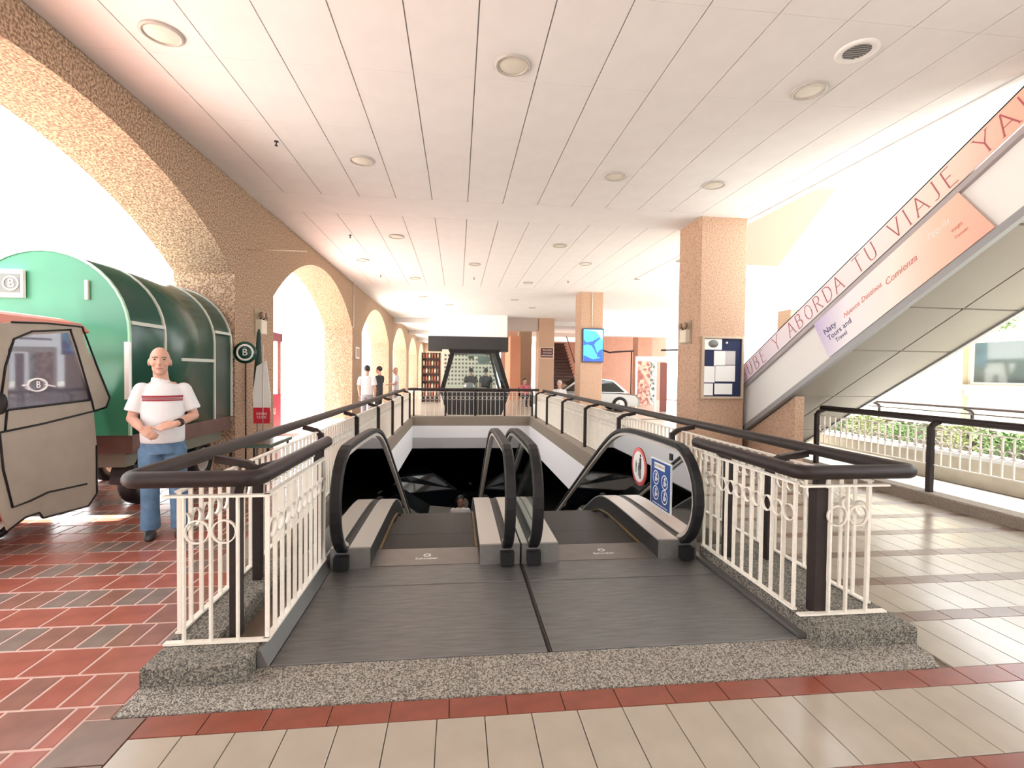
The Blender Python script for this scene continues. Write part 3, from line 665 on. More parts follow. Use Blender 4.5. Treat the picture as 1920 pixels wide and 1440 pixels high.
# ---------------------------------------------------------------- right exterior
struct(MB().box(6.18, 7.6, -2, 14, -.2, -.02), 'floor.003', mat('white_terrace_grout', (.5, .5, .48), .8))
wt = bpy.data.objects['floor.003']; tm = MB().cbox(-.147, .147, -.147, .147, 0, .02, .002).mesh('tile', mat('white_terrace_tile', (.82, .81, .78), .5))
for i in range(4):
    for j in range(34): obj('tile', tm, wt, (6.36 + .3 * i + .05, 1.5 + .3 * j, -.02))
struct(MB().cbox(7.6, 7.85, -2, 14, -.2, .40, .01), 'wall_planter', mat('cream_render', (.66, .58, .45), .9, noise=.15, scale=5, bump=.2))
struct(MB().cbox(7.55, 7.90, -2, 14, .40, .46, .01).box(7.86, 9.4, -2, 14, -.2, .25), 'trim_11', WHITE)
lf = []
def bush(x, y, z, r, n, label, grp=None, m=LEAF):
    mb = MB()
    for k in range(n):
        a = random.random() * 2 * pi; t = random.random(); h = random.random() ** .6
        c = Vector((x + r * t * cos(a), y + r * t * sin(a), z + r * 1.3 * h)); L = .05 + .07 * random.random()
        d = Vector((cos(a), sin(a), random.uniform(-.2, .9))).normalized(); s = d.cross(Vector((0, 0, 1))).normalized() * L * .28; nrm = s.cross(d).normalized() * L * .15
        mb.add([c, c + d * L * .5 + s + nrm, c + d * L, c + d * L * .5 - s + nrm], [(0, 1, 2), (0, 2, 3)])
    return mb.build('shrub', m, label=label, cat='plant', group=grp)
LF2 = mat('olive_leaf', (.20, .24, .08), .6, noise=.4, scale=8)
for i, (yy, rr_) in enumerate([(3.6, .35), (4.3, .4), (5.1, .35), (5.8, .42), (6.6, .38), (7.4, .40), (8.3, .36), (9.2, .4), (10.2, .4)]):
    bush(8.35 + .1 * (i % 3), yy, .25, rr_, 420, ('olive green' if i % 2 else 'dark green') + ' shrub behind the right railing, ' + ('nearest the camera', 'second nearest the camera', 'third nearest the camera', 'fourth nearest the camera', 'in the middle of the planter', 'fourth from the far end', 'third from the far end', 'second from the far end', 'at the far end')[i], 'planter shrubs', LF2 if i % 2 else LEAF)
struct(MB().box(8.9, 9.0, -2, 14, .25, .72), 'trim_planter_shade', mat('planter_shade_tone', (.05, .035, .03), .8))  # dark strip standing in for the shade under and behind the shrubs
R2 = empty('railing', (0, 0, 0), label='thin reddish brown railing beyond the planter at the far right', cat='railing')
handrail(R2, [(9.3, 12, 1.05), (9.3, 3, 1.05)], r=.025); MB().rtube([(9.5, 12, .93), (9.5, 3, .93)], .02, .03).build('lower_rail', BROWN, R2)
for yy in (4, 6, 8, 10): post(R2, 9.45, yy, 9.3, yy, zt=.95, z0=.25, hz=1.03, w=.035)
# building with window
WB = mat('pale_cream_wall', (.60, .57, .46), .85, noise=.05, scale=3)
bw = MB().box(12.6, 12.9, -2, 10.75, -.2, 1.46).box(12.6, 12.9, -2, 10.75, 2.5, 3.1).box(12.6, 12.9, 10.75, 15, -.2, 3.1)
struct(bw, 'wall_right', WB)
struct(MB().box(12.45, 12.598, 10.80, 11.05, -.2, 3.1).box(12.4, 12.598, -2, 10.79, 1.30, 1.44).box(12.48, 12.598, -2, 10.79, 1.16, 1.30).box(12.3, 12.598, -2, 10.79, 2.52, 2.62), 'trim_12', mat('cream_trim', (.50, .44, .32), .8))
wn = struct(MB().box(12.61, 12.66, -2, 10.75, 1.46, 1.5).box(12.61, 12.66, -2, 10.75, 2.46, 2.5).box(12.61, 12.66, 10.69, 10.75, 1.5, 2.46).box(12.61, 12.66, 8.4, 8.46, 1.5, 2.46), 'window_1', WHITE)
MB().box(12.64, 12.65, -2, 10.69, 1.5, 2.46).build('pane', mat('dark_window_glass', (.10, .13, .13), .05, spec=.9), wn)
for i, yy in enumerate((9.7, 8.9, 8.1)): bush(12.1, yy, 2.63, .26, 260, 'green plant on the ledge above the window, ' + ('nearest its left end', 'second from the left end', 'third from the left end')[i], 'ledge plants', LEAF)
struct(MB().box(11.7, 12.3, -2, 10.79, 2.52, 2.62), 'trim_15', WB)
for i, (yy, zz) in enumerate(((11.6, 2.0), (11.9, 1.35))):
    s_ = MB().box(12.56, 12.6, yy, yy + .3, zz, zz + .2).build('wall_sign', mat('pale_sign', (.7, .68, .6), .7), label='small pale %s sign on the white wall left of the window' % ('upper' if i == 0 else 'lower'), cat='sign')
struct(MB().box(9.4, 12.6, -2, 14, -.2, .2), 'floor.004', mat('pale_terrace', (.6, .58, .54), .8))
struct(MB().box(12.8, 60, -10, 60, -.3, -.03), 'street_ground.001', MATS['pale_paving'])

# ---------------------------------------------------------------- cart vehicle in the large arch
CT = empty('barrel_cart', (-4.2, 5.5, 0), label='green barrel roofed vending cart with dark side panels standing in the large arch', cat='cart')
def CL(mb, name, m, par=None, **kw):
    mb.v = [(a + 4.2, b - 5.5, c) for a, b, c in mb.v]; return mb.build(name, m, par or CT, **kw)
def barrel(w, z0, zs, h, n=22): return [(-4.2 + w, z0)] + [(-4.2 + w * cos(pi * i / n), zs + h * sin(pi * i / n)) for i in range(n + 1)] + [(-4.2 - w, z0)]
CL(MB().prism(barrel(.81, .86, 1.95, .86), 5.5, 5.53, 'y'), 'front_panel', GREEN)
CL(MB().prism(barrel(.80, .86, 1.95, .855), 5.53, 7.86, 'y', smooth=True), 'barrel_body', DGREEN)
CL(MB().prism(barrel(.80, .86, 1.95, .855), 7.86, 7.89, 'y'), 'rear_panel', DGREEN)
def rib(y0, y1, mm, w=.81, wd=.0):
    o_ = barrel(w + .008, .86, 1.95, .868); i_ = barrel(w - .012, .86, 1.95, .845); mb = MB(); n_ = len(o_)
    for i in range(n_ - 1):
        mb.add([(o_[i][0], y0, o_[i][1]), (o_[i + 1][0], y0, o_[i + 1][1]), (o_[i + 1][0], y1, o_[i + 1][1]), (o_[i][0], y1, o_[i][1])], [(0, 1, 2, 3)])
        mb.add([(o_[i][0], y0, o_[i][1]), (o_[i + 1][0], y0, o_[i + 1][1]), (i_[i + 1][0], y0, i_[i + 1][1]), (i_[i][0], y0, i_[i][1])], [(0, 1, 2, 3)])
        mb.add([(o_[i][0], y1, o_[i][1]), (o_[i + 1][0], y1, o_[i + 1][1]), (i_[i + 1][0], y1, i_[i + 1][1]), (i_[i][0], y1, i_[i][1])], [(0, 1, 2, 3)])
    return CL(mb, 'rib', mm)
RIBM = mat('pale_metal_strip', (.50, .52, .46), .4); RIBG = mat('pale_green_edge', (.30, .52, .36), .4)
rib(5.488, 5.52, RIBG); rib(6.13, 6.165, RIBM); rib(7.33, 7.365, RIBM); rib(7.86, 7.9, RIBM)
for (y0, y1, z) in ((5.53, 6.13, 2.07), (7.365, 7.86, 2.12), (6.5, 7.33, 1.70)):
    CL(MB().box(-3.405, -3.385, y0, y1, z - .02, z + .02), 'side_strip', RIBM)
CL(MB().box(-3.80, -3.77, 5.47, 5.50, 2.30, 2.50), 'light_bar', mat('cream_plastic', (.7, .66, .5), .5))
CL(MB().box(-3.42, -3.375, 5.46, 5.50, 1.25, 1.86), 'corner_strip', PWHITE)
CL(MB().box(-5.0, -3.40, 5.55, 7.88, .66, .86), 'chassis_beam', WOOD); CL(MB().box(-4.9, -3.5, 5.6, 7.8, .50, .66), 'chassis_frame', mat('olive_grey_metal', (.16, .16, .12), .6))
for k in range(30):
    pass
lp = CL(MB().box(-4.72, -4.36, 5.45, 5.49, 2.30, 2.585), 'logo_plate', PWHITE); CL(MB().box(-4.70, -4.385, 5.444, 5.452, 2.345, 2.54), 'logo_field', mat('dark_grey_print', (.10, .12, .11), .5), lp)
t = CL(MB(), 'x', BLACK) if False else None
t = obj('logo_letter', text_mesh('B', .12, PWHITE, .001), lp); frame(t, (-4.46 + 4.2, 5.44 - 5.5, 2.44), (1, 0, 0), (0, 0, 1))
MB().lathe([(.075, 0), (.075, .002), (.063, .002), (.063, 0)], n=24).build('logo_ring', PWHITE, lp).matrix_local = Matrix.Translation((-.26, -.062, 2.44)) @ Matrix.Rotation(pi / 2, 4, 'X')
def wheel(mb_par, x, y, r, wd, T_, name='wheel'):
    w_ = T_(MB().lathe([(r * .62, -wd / 2), (r * .95, -wd / 2), (r, -wd / 3), (r, wd / 3), (r * .95, wd / 2), (r * .62, wd / 2), (r * .62, -wd / 2)], (x, y, r), 24, axis='x'), name, BLACK)
    T_(MB().lathe([(0, wd / 2 - .01), (r * .2, wd / 2), (r * .3, wd / 2 - .03), (r * .62, wd / 2 - .01)], (x, y, r), 20, axis='x').lathe([(0, -wd / 2 + .01), (r * .2, -wd / 2), (r * .3, -wd / 2 + .03), (r * .62, -wd / 2 + .01)], (x, y, r), 20, axis='x'), 'hubcap', ALU, par=w_)
for (x, y) in ((-3.62, 6.05), (-4.8, 6.05), (-3.62, 7.35), (-4.8, 7.35)): wheel(CT, x, y, .28, .16, CL)
fen = [(6.05 + .36 * cos(radians(a)), .30 + .36 * sin(radians(a))) for a in range(0, 181, 12)]
CL(MB().prism(fen + [(p[0] * .92 + 6.05 * .08, p[1] * .94) for p in fen[::-1]], -3.72, -3.5, 'x'), 'fender', DARKM)
sg = CL(MB().lathe([(.145, 0), (.145, .012), (0, .012)], (0, 0, 0), 28, axis='y'), 'round_sign', DGREEN); sg.location = (0, 0, 0)
sg.data.transform(Matrix.Translation((-4.2 - 3.36 + 0.0, 5.5, 0)) if False else Matrix.Identity(4))
bpy.data.objects.remove(sg)
rs = empty('round_shop_sign', (-3.28, 8.0, 1.86), label='dark green round sign with white ring letter behind the cart', cat='sign')
MB().lathe([(.17, 0), (.17, .02), (0, .02)], n=28).build('disc', DGREEN, rs).rotation_euler = (pi / 2, 0, 0)
MB().lathe([(.13, .021), (.13, .024), (.10, .024), (.10, .021)], n=28).build('white_ring', PWHITE, rs).rotation_euler = (pi / 2, 0, 0)
t = obj('letter', text_mesh('B', .15, PWHITE, .001), rs); frame(t, (0, -.024, 0), (1, 0, 0), (0, 0, 1))
MB().tube([(0, .01, -1.86), (0, .01, -.17)], .012, 8).build('pole', DARKM, rs)

CT.location = (-4.35, 5.69, 0); CT.scale = (1.03, 1.0, 1.01)
CB = empty('three_wheeler_cab', (-4.3, 4.9, 0), label='red three wheeled cab with taupe canvas door in front of the green cart', cat='vehicle')
def CC(mb, name, m, par=None, **kw):
    mb.v = [(a + 4.3, b - 4.9, c) for a, b, c in mb.v]; return mb.build(name, m, par or CB, **kw)
canvas = [(4.2, 1.88), (4.34, 1.93), (4.51, 1.97), (4.85, 1.99), (5.26, 2.02), (5.36, 1.76), (5.54, 1.54), (5.70, 1.28), (5.67, 1.2), (5.60, 1.16), (5.44, .79), (5.46, .62), (5.44, .36), (5.34, .25), (4.8, .32), (4.76, .36), (4.59, .37), (4.46, .33), (4.36, .58), (4.2, 1.0)]
canvas = [(y if y < 5.47 else (5.47 if z < 1.15 else min(y, 5.66)), z) for y, z in canvas]
win = [(4.48, 1.74), (4.53, 1.83), (4.71, 1.88), (5.12, 1.93), (5.40, 1.27), (4.47, 1.24)]
def cab_panel():
    # canvas as a ring of quads around the window, then the lower skirt
    mb = MB()
    def quad(ps):
        mb.prism(ps, -3.715, -3.70, 'x')
    top = [(4.34, 1.93), (4.51, 1.97), (4.85, 1.99), (5.26, 2.02)]
    quad([(4.48, 1.74), (4.2, 1.88), (4.34, 1.93), (4.51, 1.97), (4.53, 1.83)]); quad([(4.53, 1.83), (4.51, 1.97), (4.85, 1.99), (4.71, 1.88)]); quad([(4.71, 1.88), (4.85, 1.99), (5.26, 2.02), (5.12, 1.93)])
    quad([(5.12, 1.93), (5.26, 2.02), (5.36, 1.76), (5.40, 1.27)]); quad([(5.40, 1.27), (5.36, 1.76), (5.46, 1.64), (5.60, 1.40), (5.66, 1.28), (5.62, 1.2), (5.43, 1.15)])
    quad([(4.2, 1.88), (4.48, 1.74), (4.47, 1.24), (4.2, 1.15)]); quad([(4.2, 1.15), (4.47, 1.24), (5.40, 1.27), (5.43, 1.15), (4.81, 1.09), (4.41, 1.07), (4.2, 1.05)])
    quad([(4.2, 1.05), (4.41, 1.07), (4.81, 1.09), (5.43, 1.15), (5.47, .8), (5.46, .30), (5.34, .20), (4.8, .24), (4.76, .30), (4.62, .30), (4.46, .24), (4.38, .45)])
    return mb
CC(cab_panel(), 'canvas_door', CANVAS)
CC(MB().prism(win, -3.71, -3.705, 'x'), 'vinyl_window', VINYL)
pip = BLACK
for pts in ([(4.36, 1.06), (4.81, 1.09), (5.39, 1.15), (5.6, 1.18)], [(4.39, 1.06), (4.42, .75), (4.5, .42), (4.67, .43), (4.86, .46), (5.32, .43)], [(4.40, 1.3), (4.45, 1.6), (4.53, 1.83), (4.71, 1.91), (5.14, 1.96)], [(5.13, 1.96), (5.2, 1.80), (5.40, 1.26), (5.43, 1.15)], [(4.47, 1.24), (5.40, 1.27)], [(4.46, 1.24), (4.44, 1.07)], [(4.46, .24), (4.62, .30), (4.76, .30), (4.8, .24), (5.34, .20), (5.46, .30), (5.46, .8)], [(5.43, 1.15), (5.6, 1.18), (5.655, 1.28), (5.46, 1.64), (5.28, 2.0), (4.85, 1.995), (4.51, 1.97)]):
    CC(MB().tube([(-3.695, a, b) for a, b in pts], .009, 6), 'seam_piping', pip)
# cab shell: roof, rear wall, floor, posts, front
roof = [(-5.0, 1.92), (-4.9, 2.03), (-4.6, 2.09), (-4.3, 2.10), (-4.0, 2.09), (-3.8, 2.04), (-3.72, 1.96), (-3.76, 1.94), (-4.3, 2.04), (-4.95, 1.90)]
CC(MB().prism(roof, 4.1, 5.42, 'y', smooth=False), 'roof', mat('faded_red_canvas', (.45, .17, .13), .7))
CC(MB().box(-4.95, -3.75, 5.38, 5.42, .5, 1.25).box(-4.95, -3.75, 5.38, 5.42, 1.25, 1.3), 'rear_wall', REDP)
CC(MB().box(-4.95, -3.80, 3.9, 5.4, .30, .36), 'floor_pan', REDP)
fr = MB()
for (a, b) in (((-3.76, 5.36, .36), (-3.76, 5.30, 1.95)), ((-3.76, 4.15, .36), (-3.76, 4.35, 1.92)), ((-4.93, 5.36, .36), (-4.93, 5.30, 1.93)), ((-4.93, 4.15, .36), (-4.93, 4.35, 1.92)), ((-4.1, 5.37, 1.25), (-4.1, 5.33, 1.7)), ((-4.93, 5.35, 1.7), (-3.76, 5.35, 1.7)), ((-4.93, 5.37, 1.32), (-3.76, 5.37, 1.32)), ((-4.5, 5.37, 1.25), (-4.5, 5.33, 1.7))): fr.rtube([a, b], .05, .05, up=(0, 1, 0))
CC(fr, 'window_frame', mat('bright_red_paint', (.75, .12, .10), .4))
CC(MB().prism([(3.75, .45), (3.78, .9), (4.0, 1.2), (4.15, 1.2), (4.15, .36), (3.85, .36)], -4.85, -3.85, 'x'), 'front_shield', REDP)
CC(MB().box(-4.75, -3.9, 4.75, 5.2, .36, .75).box(-4.75, -3.9, 5.12, 5.26, .75, 1.15), 'seat', mat('dark_vinyl_seat', (.03, .03, .035), .6))
CC(MB().tube([(-4.5, 4.15, 1.0), (-4.4, 4.4, 1.16)], .02, 8).tube([(-4.72, 4.38, 1.17), (-4.08, 4.38, 1.17)], .016, 8), 'handlebar', DARKM)
CC(MB().ell((-3.66, 4.36, 1.30), (.05, .03, .09)), 'wing_mirror', BLACK)
em = CC(MB().tube([(-3.698, 4.76 + .10 * cos(radians(a)), 1.44 + .055 * sin(radians(a))) for a in range(0, 361, 15)], .008, 6).tube([(-3.698, 4.61, 1.44), (-3.698, 4.66, 1.44)], .007, 6).tube([(-3.698, 4.84, 1.44), (-3.698, 4.95, 1.42)], .007, 6), 'emblem', PWHITE)
t = obj('emblem_letter', text_mesh('B', .085, PWHITE, .001), CB); frame(t, (-3.692 + 4.3, 4.76 - 4.9, 1.44), (0, 1, 0), (0, 0, 1))
wheel(CB, -4.3, 4.0, .22, .12, CC); wheel(CB, -4.25, 4.95, .22, .12, CC); wheel(CB, -4.8, 4.95, .22, .12, CC)

# ---------------------------------------------------------------- people
def remeshed(mb, name, m, voxel, parent=None, smooth=2):
    me = mb.mesh(name, m); o = bpy.data.objects.new(name, me); COL.objects.link(o)
    r = o.modifiers.new('r', 'REMESH'); r.mode = 'VOXEL'; r.voxel_size = voxel; r.use_smooth_shade = True
    s = o.modifiers.new('s', 'SMOOTH'); s.factor = .5; s.iterations = smooth
    dg = bpy.context.evaluated_depsgraph_get(); me2 = bpy.data.meshes.new_from_object(o.evaluated_get(dg)); bpy.data.objects.remove(o)
    me2.materials.clear(); me2.materials.append(m)
    return obj(name, me2, parent)
def limb(mb, pts, rad, n=12):
    mb.tube(pts, rad, n)
    for p, r in ((pts[0], rad[0]), (pts[-1], rad[-1])):
        r = r if not isinstance(r, tuple) else min(r); mb.ell(p, (r, r, r), 12, 8)
def tor(mb, rings, n=18):
    mb.loft([[(cx + rx * cos(2 * pi * k / n), cy + ry * sin(2 * pi * k / n), z) for k in range(n)] for (z, cx, cy, rx, ry) in rings])
def head(mb, c, s=1.0, yawd=0):
    cx, cy, cz = c
    mb.ell((cx, cy, cz + .02 * s), (.078 * s, .095 * s, .11 * s), 20, 14); mb.ell((cx, cy - .018 * s, cz - .055 * s), (.062 * s, .072 * s, .075 * s), 16, 10)
    mb.ell((cx, cy - .075 * s, cz - .10 * s), (.026 * s, .022 * s, .02 * s), 10, 8)
    mb.tube([(cx, cy - .088 * s, cz + .025 * s), (cx, cy - .112 * s, cz - .022 * s), (cx, cy - .09 * s, cz - .034 * s)], [.009 * s, .016 * s, .014 * s], 10)
    for k in (-1, 1):
        mb.ell((cx + k * .082 * s, cy + .008 * s, cz - .01 * s), (.012 * s, .022 * s, .034 * s), 10, 8)
        mb.ell((cx + k * .032 * s, cy - .08 * s, cz + .034 * s), (.024 * s, .012 * s, .009 * s), 10, 6)
        mb.ell((cx + k * .045 * s, cy - .06 * s, cz - .03 * s), (.022 * s, .02 * s, .02 * s), 10, 8)
    mb.ell((cx, cy - .086 * s, cz - .058 * s), (.026 * s, .012 * s, .007 * s), 10, 6); mb.ell((cx, cy - .084 * s, cz - .072 * s), (.022 * s, .012 * s, .008 * s), 10, 6)
def hand(mb, wrist, direc, side, palm_n, curl=.5, s=1.0, spread=.10):
    d = Vector(direc).normalized(); n_ = Vector(palm_n); n_ = (n_ - d * n_.dot(d)).normalized(); b = d.cross(n_) * side; w = Vector(wrist)
    pc = w + d * .045 * s
    mb.loft([[w + d * t * s + b * (wd * s) * cos(2 * pi * k / 12) + n_ * th * s * sin(2 * pi * k / 12) for k in range(12)] for t, wd, th in ((-.01, .026, .02), (.02, .034, .017), (.05, .042, .015), (.085, .041, .013))])
    for i, (off, L) in enumerate(((.030, .072), (.010, .080), (-.011, .074), (-.031, .058))):
        p = w + d * .08 * s + b * off * s; dd = (d + b * off * spread * 30 * .1).normalized(); pts = [p]; ang = 0
        for j, l in enumerate((.45, .32, .26)):
            ang += curl * (.6 if j == 0 else .8); q = pts[-1] + (dd * cos(ang) + n_ * sin(ang)) * L * l * s; pts.append(q)
        mb.tube(pts, [.0095 * s, .009 * s, .0085 * s, .007 * s], 8); mb.ell(pts[-1], (.007 * s,) * 3, 8, 6)
    p = w + d * .022 * s + b * .028 * s; q = p + (d * .6 + b * .75 + n_ * .25).normalized() * .038 * s; r_ = q + (d * .95 + b * .2 + n_ * .3).normalized() * .032 * s; e_ = r_ + (d + n_ * .35).normalized() * .02 * s
    mb.tube([p, q, r_, e_], [.014 * s, .012 * s, .010 * s, .008 * s], 8); mb.ell(e_, (.008 * s,) * 3, 8, 6)

# the standing man (local frame: facing -y, +x is his left)
MAN = empty('person', (-2.80, 5.0, 0), radians(27), label='man in white striped shirt and blue jeans standing in front of the green cart', cat='person')
b = MB(); head(b, (-.02, -.01, 1.665), 1.03); limb(b, [(-.02, .015, 1.60), (-.01, .02, 1.46)], [.058, .066])
tor(b, [(1.47, 0, .02, .10, .07), (1.40, 0, .02, .17, .10), (1.2, 0, .0, .15, .105), (1.0, 0, 0, .15, .11), (.9, 0, 0, .15, .10)])
RS, LS = (-.16, .02, 1.405), (.165, .02, 1.405); RE, LE = (-.235, -.0, 1.13), (.25, .02, 1.14); RW, LW = (-.15, -.24, 1.055), (.11, -.235, 1.085)
for S_, E_, W_ in ((RS, RE, RW), (LS, LE, LW)): limb(b, [S_, E_], [.055, .043]); limb(b, [E_, tuple((E_[i] * .5 + W_[i] * .5) for i in range(3)), W_], [.044, .041, .029])
hand(b, RW, (.75, -.45, -.55), 1, (.2, .6, -.3), .55); hand(b, LW, (-.95, -.30, -.12), -1, (-.1, .5, -.6), .35)
for k, (kx, ky, fx, fy) in enumerate(((-.10, -.02, -.10, .0), (.12, -.05, .14, -.06))):
    limb(b, [(k * .18 - .09, 0, .90), (kx, ky, .48), (fx, fy + .02, .09)], [.072, .052, .04])
body = remeshed(b, 'body', SKIN, .0065, MAN)
s = MB(); tor(s, [(1.475, -.01, .02, .075, .07), (1.455, 0, .02, .11, .085), (1.42, 0, .02, .16, .10), (1.34, 0, .01, .178, .12), (1.2, 0, -.01, .172, .13), (1.06, 0, -.02, .178, .15), (.93, 0, -.015, .178, .14), (.895, 0, -.01, .172, .135)], 24)
for S_, E_ in ((RS, RE), (LS, LE)):
    m_ = tuple(S_[i] * .22 + E_[i] * .78 for i in range(3)); s.tube([S_, tuple((S_[i] + m_[i]) / 2 for i in range(3)), m_], [.068, .074, .082], 16); s.ell(S_, (.066, .068, .06))
s.tube([(-.02, .03, 1.455), (-.02, .025, 1.515)], [(.075, .08), (.07, .072)], 16)
shirt = remeshed(s, 'shirt', CLOTHW, .010, MAN, 2)
for z, h in ((1.335, .010), (1.30, .007), (1.315, .004)):
    rx, ry = .176, .128; st = MB(); N_ = 20
    st.loft([[( (rx + a) * cos(t), .008 + (ry + a) * sin(t), z + dz) for (a, dz) in ((0, -h), (.004, -h), (.004, h), (0, h))] for t in [radians(205 + 130 * k / N_) for k in range(N_ + 1)]], smooth=False)
    st.build('chest_stripe', REDPRINT, MAN)
j = MB(); tor(j, [(.95, 0, -.01, .168, .128), (.86, 0, 0, .178, .13), (.79, 0, 0, .178, .13)], 20)
for k, (kx, ky, fx, fy) in enumerate(((-.10, -.02, -.10, .0), (.12, -.05, .14, -.06))):
    j.tube([(k * .19 - .095, 0, .84), (k * .19 - .095 + .0, 0, .72), (kx, ky, .48), ((kx + fx) / 2, (ky + fy) / 2, .28), (fx, fy + .01, .075)], [.098, .10, .078, .075, .082], 16)
remeshed(j, 'jeans', JEANS, .012, MAN, 2)
for fx, fy in ((-.10, .0), (.14, -.06)):
    sh = MB(); sh.loft([[(fx + w_ * cos(2 * pi * k / 14), fy + yy + l_ * sin(2 * pi * k / 14), z) for k in range(14)] for z, w_, l_, yy in ((.0, .046, .135, -.045), (.03, .05, .138, -.045), (.055, .044, .11, -.03), (.09, .038, .05, .02), (.10, .02, .03, .02))])
    sh.build('shoe', mat('dark_leather', (.02, .018, .02), .5), MAN)
MB().tube([Vector(LW).lerp(Vector(LE), .08), Vector(LW).lerp(Vector(LE), .22)], [.037, .039], 16).build('wristwatch', BLACK, MAN)
ey = MB()
for k in (-1, 1): ey.ell((-.02 + k * .033, -.01 - .083, 1.665 + .018), (.013, .008, .007), 10, 8)
ey.build('eyes', HAIR, MAN)
eb = MB()
for k in (-1, 1): eb.tube([(-.02 + k * .014, -.106, 1.700), (-.02 + k * .035, -.106, 1.706), (-.02 + k * .055, -.092, 1.70)], .005, 6)
eb.build('eyebrows', mat('grey_hair', (.18, .16, .15), .8), MAN)
MB().tube([(-.045, -.107, 1.600), (-.02, -.113, 1.601), (.005, -.107, 1.600)], .004, 6).build('mouth', mat('lips', (.30, .10, .09), .6), MAN)
hh = MB(); 
for k in (-1, 1): hh.ell((-.02 + k * .070, .03, 1.685), (.014, .05, .035), 12, 8)
hh.ell((-.02, .075, 1.66), (.062, .028, .05), 12, 8); hh.build('hair', MATS['grey_hair'], MAN)

def person(x, y, z0, rz, label, shirtm, legm, hairm=HAIR, skinm=SKIN, sit=False, s=1.0, bald=False, arms='down'):
    P = empty('person', (x, y, z0), rz, label=label, cat='person')
    hz = .47 if sit else .90; up = hz - .90
    b = MB(); head(b, (0, -.01, 1.62 + up), 1.0); limb(b, [(0, .01, 1.56 + up), (0, .02, 1.42 + up)], [.055, .06]); tor(b, [(1.44 + up, 0, .02, .10, .07), (1.36 + up, 0, .02, .15, .09), (.92 + up, 0, 0, .13, .09)])
    R_, L_ = (-.18, .02, 1.36 + up), (.18, .02, 1.36 + up)
    if arms == 'down': e = [(-.23, .03, 1.1 + up), (.23, .03, 1.1 + up)]; w_ = [(-.22, -.06, .86 + up), (.22, -.06, .86 + up)]; dr = (0, -.1, -1)
    else: e = [(-.24, -.03, 1.12 + up), (.24, -.03, 1.12 + up)]; w_ = [(-.17, -.26, 1.1 + up), (.17, -.26, 1.1 + up)]; dr = (0, -1, -.1)
    for S_, E_, W_, sd_ in ((R_, e[0], w_[0], 1), (L_, e[1], w_[1], -1)): limb(b, [S_, E_], [.05, .04]); limb(b, [E_, W_], [.04, .027]); hand(b, W_, dr, sd_, (0, .3, -.2) if arms != 'down' else (-sd_, 0, 0), .4)
    kn = [(k * .11, -.42, .48) if sit else (k * .10, -.02, .48) for k in (-1, 1)]; ft = [(k * .11, -.40, .09) if sit else (k * .11, .02, .09) for k in (-1, 1)]
    for i, k in enumerate((-1, 1)): limb(b, [(k * .09, 0, hz), kn[i], ft[i]], [.08, .055, .04])
    remeshed(b, 'body', skinm, .009, P)
    c = MB(); tor(c, [(1.45 + up, 0, .02, .07, .065), (1.42 + up, 0, .02, .14, .09), (1.37 + up, 0, .02, .185, .105), (1.2 + up, 0, 0, .18, .12), (1.0 + up, 0, 0, .175, .125), (.90 + up, 0, 0, .175, .125)], 20)
    for S_, E_ in ((R_, e[0]), (L_, e[1])): m_ = tuple(S_[i] * .3 + E_[i] * .7 for i in range(3)); c.tube([S_, m_], [.078, .08], 14); c.ell(S_, (.078,) * 3)
    remeshed(c, 'shirt', shirtm, .014, P)
    t_ = MB(); tor(t_, [(hz + .05, 0, 0, .165, .115), (hz - .08, 0, 0, .165, .12)], 18)
    for i, k in enumerate((-1, 1)): t_.tube([(k * .09, 0, hz - .02), kn[i], (ft[i][0], ft[i][1], .08)], [.098, .078, .07], 14); t_.ell(kn[i], (.078,) * 3)
    remeshed(t_, 'trousers', legm, .015, P)
    for fx, fy, _ in ft:
        MB().loft([[(fx + w2 * cos(2 * pi * k / 12), fy + yy + l_ * sin(2 * pi * k / 12), z) for k in range(12)] for z, w2, l_, yy in ((.0, .045, .13, -.05), (.04, .048, .13, -.05), (.09, .036, .05, .0), (.10, .02, .03, 0))]).build('shoe', HAIR, P)
    if not bald: MB().ell((0, .012, 1.672 + up), (.091, .105, .10), 16, 12).build('hair', hairm, P)
    return P
GREYC = mat('grey_cotton', (.30, .31, .34), .85); BLKC = mat('black_cotton', (.03, .03, .035), .85); PINK = mat('pink_cotton', (.5, .12, .15), .85)
person(.10, 12.4, -3.3, 0, 'person in white shirt at the foot of the left escalator, only head and shoulders visible', CLOTHW, BLKC, skinm=SKIN2, arms='down')
person(-2.62, 14.6, 0, pi, 'man seen from behind in pale shirt and grey trousers beside the left railing', CLOTHW, GREYC)
person(-2.75, 17.6, 0, -1.9, 'person in a black shirt beyond the man with the pale shirt', BLKC, BLKC, arms='front')
person(-2.30, 18.6, 0, -1.3, 'bald man in a white shirt near the second arch pier', CLOTHW, GREYC, bald=True, arms='front')
person(3.2, 23.2, 0, .3, 'person in pink top seated in the dark chair beyond the far railing', PINK, BLKC, sit=True, arms='front')
person(3.72, 17.6, 0, -.4, 'person in white shirt seated beyond the right railing before the screen column', CLOTHW, BLKC, sit=True, arms='front', hairm=mat('grey_white_hair', (.5, .48, .45), .8))
def chair(x, y, rz, label):
    c = empty('chair', (x, y, 0), rz, label=label, cat='chair')
    MB().cbox(-.22, .22, -.22, .22, .40, .45, .01).build('seat', BLACK, c); MB().prism([(.20, .45), (.24, .45), (.30, .88), (.26, .88)], -.21, .21, 'x').build('backrest', BLACK, c)
    for a in (-1, 1):
        for b_ in (-1, 1): MB().tube([(a * .19, b_ * .19, .40), (a * .22, b_ * .22, 0)], .012, 8).build('leg', DARKM, c)
chair(3.2, 23.22, .3, 'black chair holding the person in the pink top'); chair(3.72, 17.62, -.4, 'black chair holding the seated person in white before the screen column')

